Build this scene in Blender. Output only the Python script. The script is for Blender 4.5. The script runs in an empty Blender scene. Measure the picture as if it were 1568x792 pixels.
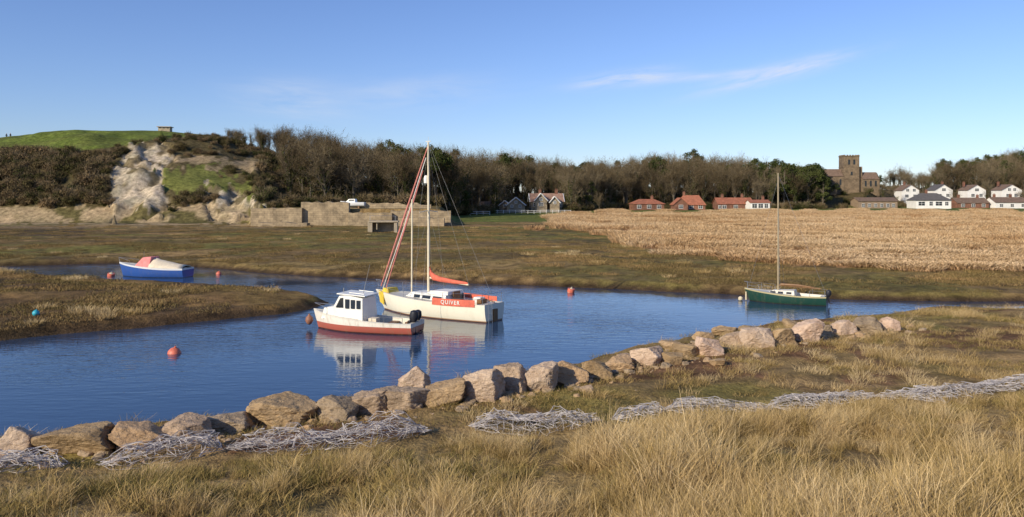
import bpy, math, numpy as np, random
from mathutils import Vector, Matrix, Euler
rad=math.radians
F0=1220.0; EYE=6.5; HV=300.0; CU=784.0
scene=bpy.context.scene
# ------------------------------------------------------------------ survey helpers (bearing + distance -> world metres)
def X(u,y): return (u-CU)/F0*y
def gp(u,v,z=0.0):
    y=(EYE-z)*F0/(v-HV); return X(u,y),y
def Zat(v,y): return EYE+(HV-v)/F0*y
# ------------------------------------------------------------------ noise
_r=np.random.RandomState(7); TAB=_r.rand(256,256)
def vn(x,y,seed=0):
    x=np.asarray(x,float)+seed*37.3; y=np.asarray(y,float)+seed*91.7
    xi=np.floor(x).astype(int); yi=np.floor(y).astype(int); fx=x-xi; fy=y-yi
    fx=fx*fx*(3-2*fx); fy=fy*fy*(3-2*fy)
    a=TAB[xi%256,yi%256]; b=TAB[(xi+1)%256,yi%256]; c=TAB[xi%256,(yi+1)%256]; d=TAB[(xi+1)%256,(yi+1)%256]
    return (a*(1-fx)+b*fx)*(1-fy)+(c*(1-fx)+d*fx)*fy
def fbm(x,y,s=1.0,o=4,seed=0):
    t=0;a=.5;n=0
    for i in range(o):
        t=t+a*vn(x/s,y/s,seed+i); n+=a; a*=.5; s/=2.03
    return t/n
def sm(t): t=np.clip(t,0,1); return t*t*(3-2*t)
# ------------------------------------------------------------------ water outline
near_px=[(-900,860),(-400,745),(0,676),(160,666),(370,643),(560,611),(700,590),(850,566),(890,553),(950,540),(1050,521),(1150,506),(1260,496),(1350,488),(1400,482),(1568,477),(1900,471),(2600,468)]
far_px=[(2600,461),(1900,463),(1568,463),(1450,462),(1300,459),(1170,456),(1060,449),(900,441),(760,436),(700,434),(640,429),(500,423),(400,417),(300,410),(180,404),(0,408),(-200,404),(-700,402)]
isl_px=[(-700,410),(-200,412),(0,418),(120,431),(250,438),(400,447),(480,455),(520,463),(490,473),(440,482),(300,495),(150,508),(0,522),(-400,550),(-1300,640)]
near_w=[gp(*p) for p in near_px]
POLY=np.array(near_w+[gp(*p) for p in far_px]+[gp(*p) for p in isl_px])
nx_=np.array([p[0] for p in near_w]); ny_=np.array([p[1] for p in near_w])
def sdw(x,y):
    """signed distance, + on land"""
    x=np.asarray(x,float); y=np.asarray(y,float)
    d=np.full(x.shape,1e9); ins=np.zeros(x.shape,bool)
    n=len(POLY)
    for i in range(n):
        ax,ay=POLY[i]; bx,by=POLY[(i+1)%n]
        ex,ey=bx-ax,by-ay
        t=np.clip(((x-ax)*ex+(y-ay)*ey)/(ex*ex+ey*ey+1e-9),0,1)
        d=np.minimum(d,np.hypot(x-ax-t*ex,y-ay-t*ey))
        c=((ay>y)!=(by>y)); 
        with np.errstate(divide='ignore',invalid='ignore'):
            xs=ax+(y-ay)*ex/(ey if abs(ey)>1e-9 else 1e-9)
        ins^=(c&(x<xs))
    return np.where(ins,-d,d)
# terrain tables by bearing
TU=[-900,-300,0,60,150,250,320,360,420,480,550,600,700,780,860,900,1000,1080,1150,1220,1260,1330,1400,1450,1568,1900]
TT=[16,20,23.4,25.0,26.3,26.5,25.0,22.5,19,15,12.5,11,9,8,7,7,9.5,11,8,6.5,8.5,9.5,10,14,19,24]
FU=[-900,380,480,680,720,860,950,1260,1400,1900]; FF=[166,166,185,200,235,255,300,310,345,345]
RU=[-900,400,550,700,900,1260,1330,1400,1568,1900]; RR=[245,245,255,290,370,370,350,420,500,500]
def netline(x): return 19.3+0.28*x
def Hh(x,y,detail=True):
    x=np.asarray(x,float); y=np.asarray(y,float)
    yy=np.maximum(y,8.0); u=CU+F0*x/yy
    d0=sdw(x,y)
    d=d0+(fbm(x,y,2.5,3,5)-.5)*1.0*sm((60-y)/20+.6)+(fbm(x,y,9,2,8)-.5)*1.6*sm((y-36)/8)
    nearside=y<np.interp(x,nx_,ny_)+ (0)
    s=(netline(x)-y)/1.038
    zn=-.02+0.46*sm(d/1.4)+0.40*sm(d/6)+(fbm(x,y,1.6,4,2)-.5)*.28*sm(d/1.5)
    sp_=np.maximum(0,s)
    zn=zn+0.05*sp_+.0075*sp_**2+(fbm(x,y,3.5,3,3)-.5)*.6*sm(s/5)
    zf=-.02+0.50*sm(d/1.2)+0.42*sm(d/14)+(fbm(x,y,3,4,4)-.5)*.34*sm(d/2)
    z=np.where(nearside,zn,zf)
    z=np.where(d<0,-.02-.7*sm(-d/2.0),z)
    base=z+sm((y-200)/100)*0.5
    plat=sm((u-380)/12)*sm((700-u)/30)*sm((y-150.3)/.8)
    base=base*(1-plat)+4.0*plat
    Fv=np.interp(u,FU,FF); Rv=np.interp(u,RU,RR); T=np.interp(u,TU,TT)
    t=(y-Fv)/(Rv-Fv)
    left=sm((460-u)/80)
    S=sm(t)*(1-left)+left*(1-(1-np.clip(t,0,1))**1.9)
    h=base+(np.maximum(T-base,0))*S
    slope=np.clip(t,0,1)*(1-np.clip(t,0,1))*4
    h=h+slope*((fbm(x,y,22,4,11)-.5)*6*left+(fbm(x,y,30,3,12)-.5)*3)
    h=h-np.clip(t-1,0,4)*1.5
    if detail:
        rm=rockmask(u,HV+(EYE-h)/yy*F0)*(y>150)
        h=h+rm*(np.abs(fbm(x,y,7,4,21)-.5)*9-1.2)
    return h
def inpoly(u,v,P):
    ins=np.zeros(np.shape(u),bool); n=len(P)
    for i in range(n):
        ax,ay=P[i]; bx,by=P[(i+1)%n]
        c=((ay>v)!=(by>v)); xs=ax+(v-ay)*(bx-ax)/((by-ay) if by!=ay else 1e-9)
        ins^=(c&(u<xs))
    return ins
ROCKA=[(166,262),(198,222),(250,216),(275,240),(244,262),(256,300),(272,334),(172,336),(162,300)]
ROCKB=[(312,284),(356,286),(404,314),(386,339),(312,336),(326,310)]
ROCKC=[(262,236),(330,240),(405,246),(414,258),(330,256),(262,253)]
GRA=[(236,262),(330,257),(385,283),(430,312),(352,298),(316,290),(250,296)]
def jit(u,v): return u+(vn(u/9,v/9,3)-.5)*22+(vn(u/3.1,v/3.1,4)-.5)*9, v+(vn(u/9,v/9,6)-.5)*18+(vn(u/3.1,v/3.1,5)-.5)*8
def rockmask(u,v):
    u,v=jit(u,v)
    return (inpoly(u,v,ROCKA)|inpoly(u,v,ROCKB)).astype(float)
# ------------------------------------------------------------------ materials
def newmat(name):
    m=bpy.data.materials.new(name); m.use_nodes=True; nt=m.node_tree; b=nt.nodes['Principled BSDF']; return m,nt,b
def ramp(nt,fac,stops):
    n=nt.nodes.new('ShaderNodeValToRGB'); cr=n.color_ramp
    while len(cr.elements)<len(stops): cr.elements.new(.5)
    for e,(p,c) in zip(cr.elements,stops): e.position=p; e.color=(*c,1)
    nt.links.new(fac,n.inputs[0]); return n.outputs[0]
def noise(nt,scale,detail=4,rough=.6,coord='pos',stretch=None):
    if coord=='pos': g=nt.nodes.new('ShaderNodeNewGeometry').outputs['Position']
    else: g=nt.nodes.new('ShaderNodeTexCoord').outputs['Object']
    if stretch:
        mp=nt.nodes.new('ShaderNodeMapping'); mp.inputs['Scale'].default_value=stretch; nt.links.new(g,mp.inputs[0]); g=mp.outputs[0]
    n=nt.nodes.new('ShaderNodeTexNoise'); n.inputs['Scale'].default_value=scale; n.inputs['Detail'].default_value=detail; n.inputs['Roughness'].default_value=rough
    nt.links.new(g,n.inputs['Vector']); return n.outputs['Fac']
def mixc(nt,f,a,b,mode='MIX'):
    n=nt.nodes.new('ShaderNodeMix'); n.data_type='RGBA'; n.blend_type=mode
    for s,val in ((n.inputs[0],f),(n.inputs[6],a),(n.inputs[7],b)):
        if isinstance(val,(int,float)): s.default_value=val
        elif isinstance(val,tuple): s.default_value=(*val,1)
        else: nt.links.new(val,s)
    return n.outputs[2]
def bump(nt,b,h,strength=.5,dist=.05):
    n=nt.nodes.new('ShaderNodeBump'); n.inputs['Strength'].default_value=strength; n.inputs['Distance'].default_value=dist
    nt.links.new(h,n.inputs['Height']); nt.links.new(n.outputs[0],b.inputs['Normal'])
def simple(name,col,rough=.6,var=.25,scale=3,metal=0,bmp=0):
    m,nt,b=newmat(name); f=noise(nt,scale,5,.6,'obj')
    lo=tuple(c*(1-var) for c in col); hi=tuple(min(1,c*(1+var*.6)) for c in col)
    nt.links.new(ramp(nt,f,[(.3,lo),(.7,hi)]),b.inputs['Base Color']); b.inputs['Roughness'].default_value=rough; b.inputs['Metallic'].default_value=metal
    if bmp: bump(nt,b,f,bmp,.02)
    return m
def foliage(name,stops,base=None,nscale=.12,rnd=.5,transl=0):
    m,nt,b=newmat(name)
    f=noise(nt,nscale,2,.6); oi=nt.nodes.new('ShaderNodeObjectInfo')
    mx=nt.nodes.new('ShaderNodeMath'); mx.operation='MULTIPLY_ADD'; nt.links.new(oi.outputs['Random'],mx.inputs[0]); mx.inputs[1].default_value=rnd
    nt.links.new(f,mx.inputs[2])
    sb=nt.nodes.new('ShaderNodeMath'); sb.operation='SUBTRACT'; nt.links.new(mx.outputs[0],sb.inputs[0]); sb.inputs[1].default_value=rnd*.5
    c=ramp(nt,sb.outputs[0],stops)
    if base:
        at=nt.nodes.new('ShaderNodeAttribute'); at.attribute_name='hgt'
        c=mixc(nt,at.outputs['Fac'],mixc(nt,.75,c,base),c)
        a2=nt.nodes.new('ShaderNodeAttribute'); a2.attribute_name='tone'
        c=mixc(nt,1.0,c,ramp(nt,a2.outputs['Fac'],[(0,(.62,.60,.55)),(1,(1.3,1.27,1.22))]),'MULTIPLY')
    df=nt.nodes.new('ShaderNodeBsdfDiffuse'); nt.links.new(c,df.inputs[0]); outp=df.outputs[0]
    if transl:
        tr=nt.nodes.new('ShaderNodeBsdfTranslucent'); nt.links.new(c,tr.inputs[0]); ms=nt.nodes.new('ShaderNodeMixShader'); ms.inputs[0].default_value=transl
        nt.links.new(outp,ms.inputs[1]); nt.links.new(tr.outputs[0],ms.inputs[2]); outp=ms.outputs[0]
    nt.nodes.remove(b); nt.links.new(outp,nt.nodes['Material Output'].inputs[0])
    return m
# ------------------------------------------------------------------ mesh helpers
def link(o,parent=None):
    scene.collection.objects.link(o)
    if parent: o.parent=parent
    return o
def empty(name,loc=(0,0,0),rz=0):
    e=bpy.data.objects.new(name,None); e.location=loc; e.rotation_euler=(0,0,rz); e.empty_display_size=.5; return link(e)
def npmesh(name,V,Fq,mats,mi=None,attrs={},smooth=False):
    me=bpy.data.meshes.new(name); V=np.asarray(V,np.float32); Fq=np.asarray(Fq,np.int32); k=Fq.shape[1]
    me.vertices.add(len(V)); me.vertices.foreach_set('co',V.ravel())
    me.loops.add(Fq.size); me.loops.foreach_set('vertex_index',Fq.ravel())
    me.polygons.add(len(Fq)); me.polygons.foreach_set('loop_start',np.arange(0,Fq.size,k,dtype=np.int32)); 
    if mi is not None: me.polygons.foreach_set('material_index',np.asarray(mi,np.int32))
    for m in mats: me.materials.append(m)
    me.update(calc_edges=True)
    me.polygons.foreach_set('use_smooth',np.full(len(Fq),smooth))
    for an,a in attrs.items():
        a=np.asarray(a,np.float32)
        if a.ndim==2:
            at=me.attributes.new(an,'FLOAT_COLOR','POINT'); at.data.foreach_set('color',np.c_[a,np.ones(len(a))].astype(np.float32).ravel())
        else:
            at=me.attributes.new(an,'FLOAT','POINT'); at.data.foreach_set('value',a)
    return bpy.data.objects.new(name,me)
class MB:
    def __init__(s): s.v=[]; s.f=[]; s.m=[]
    def add(s,vs,fs,mi=0):
        o=len(s.v); s.v+= [tuple(p) for p in vs]; s.f+=[tuple(i+o for i in f) for f in fs]; s.m+=[mi]*len(fs)
    def box(s,c,sz,mi=0,rz=0,ry=0):
        M=Matrix.Rotation(rz,3,'Z')@Matrix.Rotation(ry,3,'Y')
        vs=[Vector(c)+M@Vector((a*sz[0]/2,b*sz[1]/2,d*sz[2]/2)) for a in(-1,1) for b in(-1,1) for d in(-1,1)]
        s.add(vs,[(0,1,3,2),(4,6,7,5),(0,4,5,1),(2,3,7,6),(0,2,6,4),(1,5,7,3)],mi)
    def tube(s,pts,r,n=8,mi=0,sq=1.0):
        pts=[Vector(p) for p in pts]
        if not hasattr(r,'__len__'): r=[r]*len(pts)
        vs=[]
        for i,p in enumerate(pts):
            t=(pts[min(i+1,len(pts)-1)]-pts[max(i-1,0)]).normalized()
            up=Vector((0,0,1)) if abs(t.z)<.9 else Vector((1,0,0))
            a=t.cross(up).normalized(); b=a.cross(t)
            for k in range(n):
                an=2*math.pi*k/n; vs.append(p+a*math.cos(an)*r[i]*sq+b*math.sin(an)*r[i])
        fs=[]
        for i in range(len(pts)-1):
            for k in range(n):
                k2=(k+1)%n; fs.append((i*n+k,i*n+k2,(i+1)*n+k2,(i+1)*n+k))
        fs.append(tuple(range(n-1,-1,-1))); fs.append(tuple((len(pts)-1)*n+k for k in range(n)))
        s.add(vs,fs,mi)
    def lathe(s,prof,c=(0,0,0),n=16,mi=0):
        s.tube([(c[0],c[1],c[2]+z) for z,r in prof],[max(r,.001) for z,r in prof],n,mi)
    def obj(s,name,mats,parent=None,smooth=False,bevel=0):
        me=bpy.data.meshes.new(name); me.from_pydata(s.v,[],s.f)
        for m in mats: me.materials.append(m)
        me.polygons.foreach_set('material_index',s.m); me.update()
        o=bpy.data.objects.new(name,me); link(o,parent)
        if smooth:
            me.polygons.foreach_set('use_smooth',[True]*len(me.polygons)); 
            try: me.set_sharp_from_angle(angle=rad(40))
            except Exception: pass
        if bevel:
            b=o.modifiers.new('b','BEVEL'); b.width=bevel; b.segments=2; b.limit_method='ANGLE'
        return o
def scatter(name,protos,P,S,RZ,IDX,tilt=None):
    col=bpy.data.collections.new(name+'_kinds')
    for i,p in enumerate(protos): col.objects.link(p)
    me=bpy.data.meshes.new(name); n=len(P); me.vertices.add(n); me.vertices.foreach_set('co',np.asarray(P,np.float32).ravel())
    S=np.asarray(S,np.float32)
    if S.ndim==1: S=np.c_[S,S,S]
    R=np.zeros((n,3),np.float32); R[:,2]=RZ
    if tilt is not None: R[:,:2]=tilt
    for an,a in (('scl',S),('rot',R)):
        at=me.attributes.new(an,'FLOAT_VECTOR','POINT'); at.data.foreach_set('vector',a.astype(np.float32).ravel())
    at=me.attributes.new('idx','INT','POINT'); at.data.foreach_set('value',np.asarray(IDX,np.int32))
    o=link(bpy.data.objects.new(name,me))
    ng=bpy.data.node_groups.new(name,'GeometryNodeTree')
    ng.interface.new_socket('Geometry',in_out='INPUT',socket_type='NodeSocketGeometry'); ng.interface.new_socket('Geometry',in_out='OUTPUT',socket_type='NodeSocketGeometry')
    N=ng.nodes; L=ng.links; gi=N.new('NodeGroupInput'); go=N.new('NodeGroupOutput'); ip=N.new('GeometryNodeInstanceOnPoints'); ci=N.new('GeometryNodeCollectionInfo')
    ci.inputs['Collection'].default_value=col; ci.inputs['Separate Children'].default_value=True; ci.inputs['Reset Children'].default_value=True
    ip.inputs['Pick Instance'].default_value=True
    def na(nm,ty):
        a=N.new('GeometryNodeInputNamedAttribute'); a.data_type=ty; a.inputs['Name'].default_value=nm; return a.outputs[0]
    e=N.new('FunctionNodeEulerToRotation'); L.new(na('rot','FLOAT_VECTOR'),e.inputs[0])
    L.new(gi.outputs[0],ip.inputs['Points']); L.new(ci.outputs[0],ip.inputs['Instance']); L.new(na('idx','INT'),ip.inputs['Instance Index'])
    L.new(e.outputs[0],ip.inputs['Rotation']); L.new(na('scl','FLOAT_VECTOR'),ip.inputs['Scale']); L.new(ip.outputs[0],go.inputs[0])
    md=o.modifiers.new('scatter','NODES'); md.node_group=ng
    print(name,n)
    return o
# ================================================================== GROUND
ys=np.concatenate([np.arange(-12,50,.2),np.arange(50,150,.5),np.arange(150,275,.75),np.geomspace(275,3500,70)])
ss=np.linspace(-1.35,1.35,820)
ss=np.sign(ss)*(np.abs(ss)*.62+ .38*np.abs(ss)**3/1.35**2)
YY,SS=np.meshgrid(ys,ss,indexing='ij'); XX=SS*(YY+15)
ZZ=Hh(XX,YY)
nr,nc=YY.shape; idx=np.arange(nr*nc).reshape(nr,nc)
Fq=np.stack([idx[:-1,:-1],idx[:-1,1:],idx[1:,1:],idx[1:,:-1]],-1).reshape(-1,4)
x=XX.ravel(); y=YY.ravel(); z=ZZ.ravel(); yy=np.maximum(y,8); u=CU+F0*x/yy; v=HV+(EYE-z)/yy*F0; d=sdw(x,y)
def L3(a,b,f): return np.asarray(a)[None,:]*(1-f[:,None])+np.asarray(b)[None,:]*f[:,None] if np.ndim(a)==1 else a*(1-f[:,None])+np.asarray(b)[None,:]*f[:,None]
n1=fbm(x,y,6,5,31); n2=fbm(x,y*2.2,14,4,32); n3=fbm(x,y,1.3,4,33)
st=lambda n,a,b: sm((n-a)/(b-a))
C=L3(np.array((.23,.165,.078)),(.20,.17,.06),st(n1,.4,.62))
C=L3(C,(.36,.25,.12),st(n2,.50,.66)*.75)
C=L3(C,(.19,.185,.055),st(fbm(x,y*3,26,3,37),.46,.60)*sm((y-60)/30)*.85)
C=L3(C,(.11,.078,.044),st(n3,.52,.72)*.5)
C=L3(C,(.13,.095,.05),st(fbm(x,y*5,40,3,38),.53,.60)*sm((y-58)/20)*.55)
# winding muddy creeks
ck=np.abs(fbm(x,y*1.7,34,3,39)-.5); C=L3(C,(.075,.055,.038),sm(1-ck/.016)*sm((y-58)/8)*sm((170-y)/20)*.85)
nearside=y<np.interp(x,nx_,ny_)
isle=(~nearside)&(y<62)&(x<-12)&(d>0)&(v>418)
C=L3(C,(.23,.14,.062),isle*.6); C=L3(C,(.095,.065,.038),isle*st(fbm(x,y,4,4,45),.47,.58)*.8)
s=(netline(x)-y)/1.038
C=L3(C,(.075,.052,.032),sm((.36-z)/.22)*(y<120)); C=L3(C,(.16,.12,.075),sm((z-.05)/.2)*sm((.5-z)/.2)*.6*nearside)
bm=nearside*(s<0.3)
C=L3(C,(.30,.215,.11),bm*.5); C=L3(C,(.16,.088,.055),bm*st(fbm(x,y,2.5,4,41),.50,.60)*.85); C=L3(C,(.22,.19,.06),bm*st(fbm(x,y,4,3,42),.55,.7)*.8)
C=L3(C,(.28,.205,.10),(nearside&(s>0))*.8)
reedP=[(840,330),(900,326),(1800,322),(1800,420),(1568,416),(1400,411),(1250,404),(1100,390),(960,374),(850,352)]
def reedin(u,v): 
    uu=u+(fbm(u,v*6,60,3,51)-.5)*110+(fbm(u*4,v*20,60,2,55)-.5)*40; vv=v+(fbm(u,v*4,40,3,52)-.5)*18+(fbm(u*3,v*9,30,2,56)-.5)*10
    return inpoly(uu,vv,reedP)
reed=reedin(u,v)&(y<285)&~nearside
C=L3(C,(.42,.275,.15),reed*1.0); C=L3(C,(.30,.155,.08),reed*st(fbm(x,y*1.5,16,3,57),.45,.6)*.8)
C=L3(C,(.14,.18,.045),((u>690)&(u<2000)&(v<341)&(v>300)&~reed&(y>170)&(z<5.))*.85)
t=(y-np.interp(u,FU,FF))
hillm=sm(t/6)
C=L3(C,(.12,.10,.05),hillm)
left=(u<440)
gl=np.interp(u,[-900,0,100,180,230,300,340,420],[233,233,234,224,214,207,205,222])
uj,vj=jit(u,v)
C=L3(C,(.15,.20,.045),left*hillm*sm((gl-v+2)/3)); C=L3(C,(.13,.155,.042),left*hillm*sm((gl-v+2)/3)*st(n2,.4,.6)*.7)
C=L3(C,(.17,.19,.055),inpoly(uj,vj,GRA)*hillm)
C=L3(C,(.36,.29,.19),inpoly(uj,vj,ROCKC)*hillm*.85)
rk=rockmask(u,v)*(y>150)
C=L3(C,(.52,.46,.37),rk); C=L3(C,(.17,.135,.07),rk*st(fbm(x,y*.7,3.5,4,61),.50,.61)*.85)
C=L3(C,(.44,.35,.23),((vj>315)&(vj<347)&(u<395)&(y>150))*.85)
C=L3(C,(.14,.125,.055),((vj>315)&(vj<347)&(u<395)&(y>150))*st(fbm(x,y,5,4,63),.51,.59))
C=L3(C,(.11,.08,.055),((v>347)&(v<362)&(u<130)&(y<152))*.8)
C=L3(C,(.32,.25,.16),((v>=345)&(v<350)&(u<420)&(y<168))*.6)
m,nt,b=newmat('ground_mat')
at=nt.nodes.new('ShaderNodeAttribute'); at.attribute_name='col'
f1=noise(nt,1.1,5,.65); f2=noise(nt,9,3,.7); f3=noise(nt,.16,4,.6)
c=mixc(nt,1.0,at.outputs['Color'],ramp(nt,f1,[(.32,(.48,.45,.42)),(.68,(1.4,1.33,1.25))]),'MULTIPLY')
c=mixc(nt,1.0,c,ramp(nt,f2,[(.3,(.6,.6,.6)),(.7,(1.3,1.3,1.3))]),'MULTIPLY')
c=mixc(nt,1.0,c,ramp(nt,f3,[(.35,(.78,.8,.72)),(.65,(1.2,1.15,1.1))]),'MULTIPLY')
nt.links.new(c,b.inputs['Base Color']); b.inputs['Roughness'].default_value=.95; b.inputs['Specular IOR Level'].default_value=.1
ad=nt.nodes.new('ShaderNodeMath'); nt.links.new(f1,ad.inputs[0]); nt.links.new(f2,ad.inputs[1]); bump(nt,b,ad.outputs[0],.7,.15)
link(npmesh('ground',np.c_[x,y,z],Fq,[m],attrs={'col':C},smooth=True))
# ================================================================== WATER
m,nt,b=newmat('water_mat')
b.inputs['Base Color'].default_value=(.020,.048,.10,1); b.inputs['Roughness'].default_value=.02; b.inputs['IOR'].default_value=1.33; b.inputs['Specular IOR Level'].default_value=.85
w1=noise(nt,1.0,3,.55,stretch=(1.3,3.8,1)); w2=noise(nt,1.0,2,.5,stretch=(.45,1.1,1)); w3=noise(nt,.07,2,.5)
a1=nt.nodes.new('ShaderNodeMath'); a1.operation='MULTIPLY_ADD'; nt.links.new(w2,a1.inputs[0]); a1.inputs[1].default_value=1.0; nt.links.new(w1,a1.inputs[2])
cr=ramp(nt,w3,[(.38,(.09,)*3),(.62,(.62,)*3)])
bp=nt.nodes.new('ShaderNodeBump'); bp.inputs['Distance'].default_value=.045; nt.links.new(a1.outputs[0],bp.inputs['Height']); nt.links.new(cr,bp.inputs['Strength']); nt.links.new(bp.outputs[0],b.inputs['Normal'])
wb=MB(); wb.add([(-160,5,0),(160,5,0),(160,110,0),(-160,110,0)],[(0,1,2,3)]); wb.obj('water',[m])
# ================================================================== BLADES
def blades(n,R,h0,h1,w,lean,seed,spread='disc',seg=3,dirbias=None,taper=True):
    r=np.random.RandomState(seed)
    if spread=='disc':
        a=r.rand(n)*2*np.pi; q=R*np.sqrt(r.rand(n)); bx=q*np.cos(a); by=q*np.sin(a)
    else: bx=(r.rand(n)-.5)*2*R; by=(r.rand(n)-.5)*2*R
    h=h0+(h1-h0)*r.rand(n); la=r.rand(n)*2*np.pi; ln=lean*(.3+r.rand(n))*h
    lx=np.cos(la)*ln; ly=np.sin(la)*ln
    if spread=='disc': lx+=bx/R*h*.4; ly+=by/R*h*.4
    if dirbias: lx+=dirbias[0]*h; ly+=dirbias[1]*h
    wa=r.rand(n)*2*np.pi; wx=np.cos(wa)*w/2; wy=np.sin(wa)*w/2
    rows=[];hg=[]
    for k in range(seg+1):
        t=k/seg; ww=(1-t*.85) if taper else (.6+.8*math.sin(math.pi*min(1,t*.9)))
        px=bx+lx*t**1.8; py=by+ly*t**1.8; pz=h*(t-.15*t*t)-.03
        rows.append(np.stack([np.stack([px-wx*ww,py-wy*ww,pz],-1),np.stack([px+wx*ww,py+wy*ww,pz],-1)],1)); hg.append(np.full((n,2),t))
    V=np.stack(rows,1).reshape(-1,3); HG=np.stack(hg,1).reshape(-1)
    tone=np.repeat(r.rand(n),(seg+1)*2)
    b0=np.arange(n)*(seg+1)*2
    Fs=[np.stack([b0+2*k,b0+2*k+1,b0+2*k+3,b0+2*k+2],-1) for k in range(seg)]
    return V,np.concatenate(Fs),HG,tone
def bproto(name,parts,mat):
    V=[];Fa=[];H=[];Tn=[];o=0
    for a,b_,c_,d_ in parts: V.append(a);Fa.append(b_+o);H.append(c_);Tn.append(d_);o+=len(a)
    return npmesh(name,np.concatenate(V),np.concatenate(Fa),[mat],attrs={'hgt':np.concatenate(H),'tone':np.concatenate(Tn)})
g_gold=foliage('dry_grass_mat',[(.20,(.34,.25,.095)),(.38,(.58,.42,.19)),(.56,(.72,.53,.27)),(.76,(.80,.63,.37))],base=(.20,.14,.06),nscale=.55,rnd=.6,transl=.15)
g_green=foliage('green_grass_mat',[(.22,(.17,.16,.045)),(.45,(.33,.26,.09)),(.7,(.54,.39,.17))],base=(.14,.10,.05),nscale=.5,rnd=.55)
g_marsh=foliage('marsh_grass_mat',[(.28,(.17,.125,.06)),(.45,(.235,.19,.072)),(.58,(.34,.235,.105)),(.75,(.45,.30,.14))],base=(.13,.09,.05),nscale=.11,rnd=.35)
g_reed=foliage('reed_mat',[(.25,(.42,.26,.135)),(.45,(.56,.39,.22)),(.75,(.66,.50,.32))],base=(.36,.21,.11),nscale=.04,rnd=.3)
rs=np.random.RandomState(11)
tall=[bproto('g%d'%i,[blades(44,.20,.25,.58,.011,.55,100+i,dirbias=(.22,.05)),blades(44,.30,.10,.34,.013,1.1,140+i),blades(7,.12,.55,.8,.008,.25,120+i,dirbias=(.25,0),seg=2)],g_gold) for i in range(6)]
short=[bproto('s%d'%i,[blades(90,.34,.06,.24,.012,1.0,160+i,seg=2)],g_green) for i in range(3)]
allg=tall+short
N=22000
xx=rs.uniform(-16,26,N); yg=rs.uniform(5.0,25.5,N)
sg=(netline(xx)-yg)/1.038; keep=(sg>.75)&(np.abs(xx/yg)<.80)&(yg>6.4-np.abs(xx)*.1)
xx=xx[keep];yg=yg[keep];sg=sg[keep]; zz=Hh(xx,yg,False)
cl=fbm(xx,yg,1.3,3,71); cl2=fbm(xx,yg,4,3,75)
keep=rs.rand(len(xx))<.20+.78*st(cl,.38,.58); xx,yg,sg,zz,cl,cl2=[a[keep] for a in (xx,yg,sg,zz,cl,cl2)]
isshort=rs.rand(len(xx))<.12+.6*st(cl2,.50,.62)+.12*sm((-xx)/5)
idxg=np.where(isshort,6+rs.randint(0,3,len(xx)),rs.randint(0,6,len(xx)))
sc=(.5+.6*rs.rand(len(xx)))*(.45+.55*sm(sg/4))*(.6+.8*st(cl,.3,.7))
sc=np.where(isshort,sc*1.25,sc*(.86+.34*sm((xx+3)/6)))
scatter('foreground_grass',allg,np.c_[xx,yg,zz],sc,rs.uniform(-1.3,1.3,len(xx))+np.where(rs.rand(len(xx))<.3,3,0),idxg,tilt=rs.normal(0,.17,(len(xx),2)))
short2=[bproto('b%d'%i,[blades(90,.45,.05,.2,.016,.9,260+i,seg=2)],g_green) for i in range(2)]+[bproto('c%d'%i,[blades(80,.35,.12,.38,.014,.7,270+i,dirbias=(.2,0),seg=2)],g_gold) for i in range(2)]
N=10000
xx=rs.uniform(-16,36,N); yg=rs.uniform(14,46,N); sg=(netline(xx)-yg)/1.038; dd=sdw(xx,yg)
keep=(sg<.9)&(yg<np.interp(xx,nx_,ny_))&(dd>1.1)&(np.abs(xx/yg)<.80)&((np.abs(sg)>.55)|(rs.rand(N)<.3))
keep&=rs.rand(N)<.15+.75*st(fbm(xx,yg,2,3,81),.45,.58)
xx,yg,sg,dd=[a[keep] for a in (xx,yg,sg,dd)]
gold=rs.rand(len(xx))<.15+.75*st(fbm(xx,yg,3.5,3,83),.38,.52)*sm((xx-2)/5)*sm((dd-2)/3)
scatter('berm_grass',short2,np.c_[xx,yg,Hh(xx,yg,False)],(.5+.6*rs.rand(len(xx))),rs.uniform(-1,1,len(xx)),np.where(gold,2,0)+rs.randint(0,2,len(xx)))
mp_=[bproto('m%d'%i,[blades(300,1.3,.04,.20,.045,.8,300+i,'sq',2)],g_marsh) for i in range(3)]+[bproto('n%d'%i,[blades(180,.7,.15,.45,.028,.5,310+i,'disc',2)],g_gold) for i in range(2)]
N=12000
yg=35*np.exp(rs.rand(N)*math.log(150/35.)); uu=rs.uniform(-200,1760,N); xx=X(uu,yg); dd=sdw(xx,yg)
zz=Hh(xx,yg,False)
keep=(yg>np.interp(xx,nx_,ny_))&(dd>1.0)&(zz<3)&(zz>.3)
vv=HV+(EYE-zz)/yg*F0
keep&=~(reedin(uu,vv)&(yg<285))
isl2=(yg<62)&(xx<-12)&(vv>418)
keep&=rs.rand(N)<(.08+.85*st(fbm(xx,yg,5,3,91),.46,.6))*np.where(isl2,.55,1)
xx,yg,dd,zz=[a[keep] for a in (xx,yg,dd,zz)]
edge=rs.rand(len(xx))<.03+.5*sm((4.5-dd)/3)*st(fbm(xx,yg,4,2,93),.45,.6)*(xx<-10)+.10*sm((3-dd)/2)
scatter('marsh_grass',mp_,np.c_[xx,yg,zz],.5+.6*rs.rand(len(xx)),rs.rand(len(xx))*6.28,np.where(edge,3+rs.randint(0,2,len(xx)),rs.randint(0,3,len(xx))))
rp=[bproto('r%d'%i,[blades(260,1.7,.6,1.35,.045,.3,400+i,'disc',2,taper=False)],g_reed) for i in range(4)]
N=21000
yg=np.sqrt(rs.uniform(55**2,280**2,N)); uu=rs.uniform(800,1760,N); xx=X(uu,yg); zz=Hh(xx,yg,False); vv=HV+(EYE-zz)/yg*F0
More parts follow.
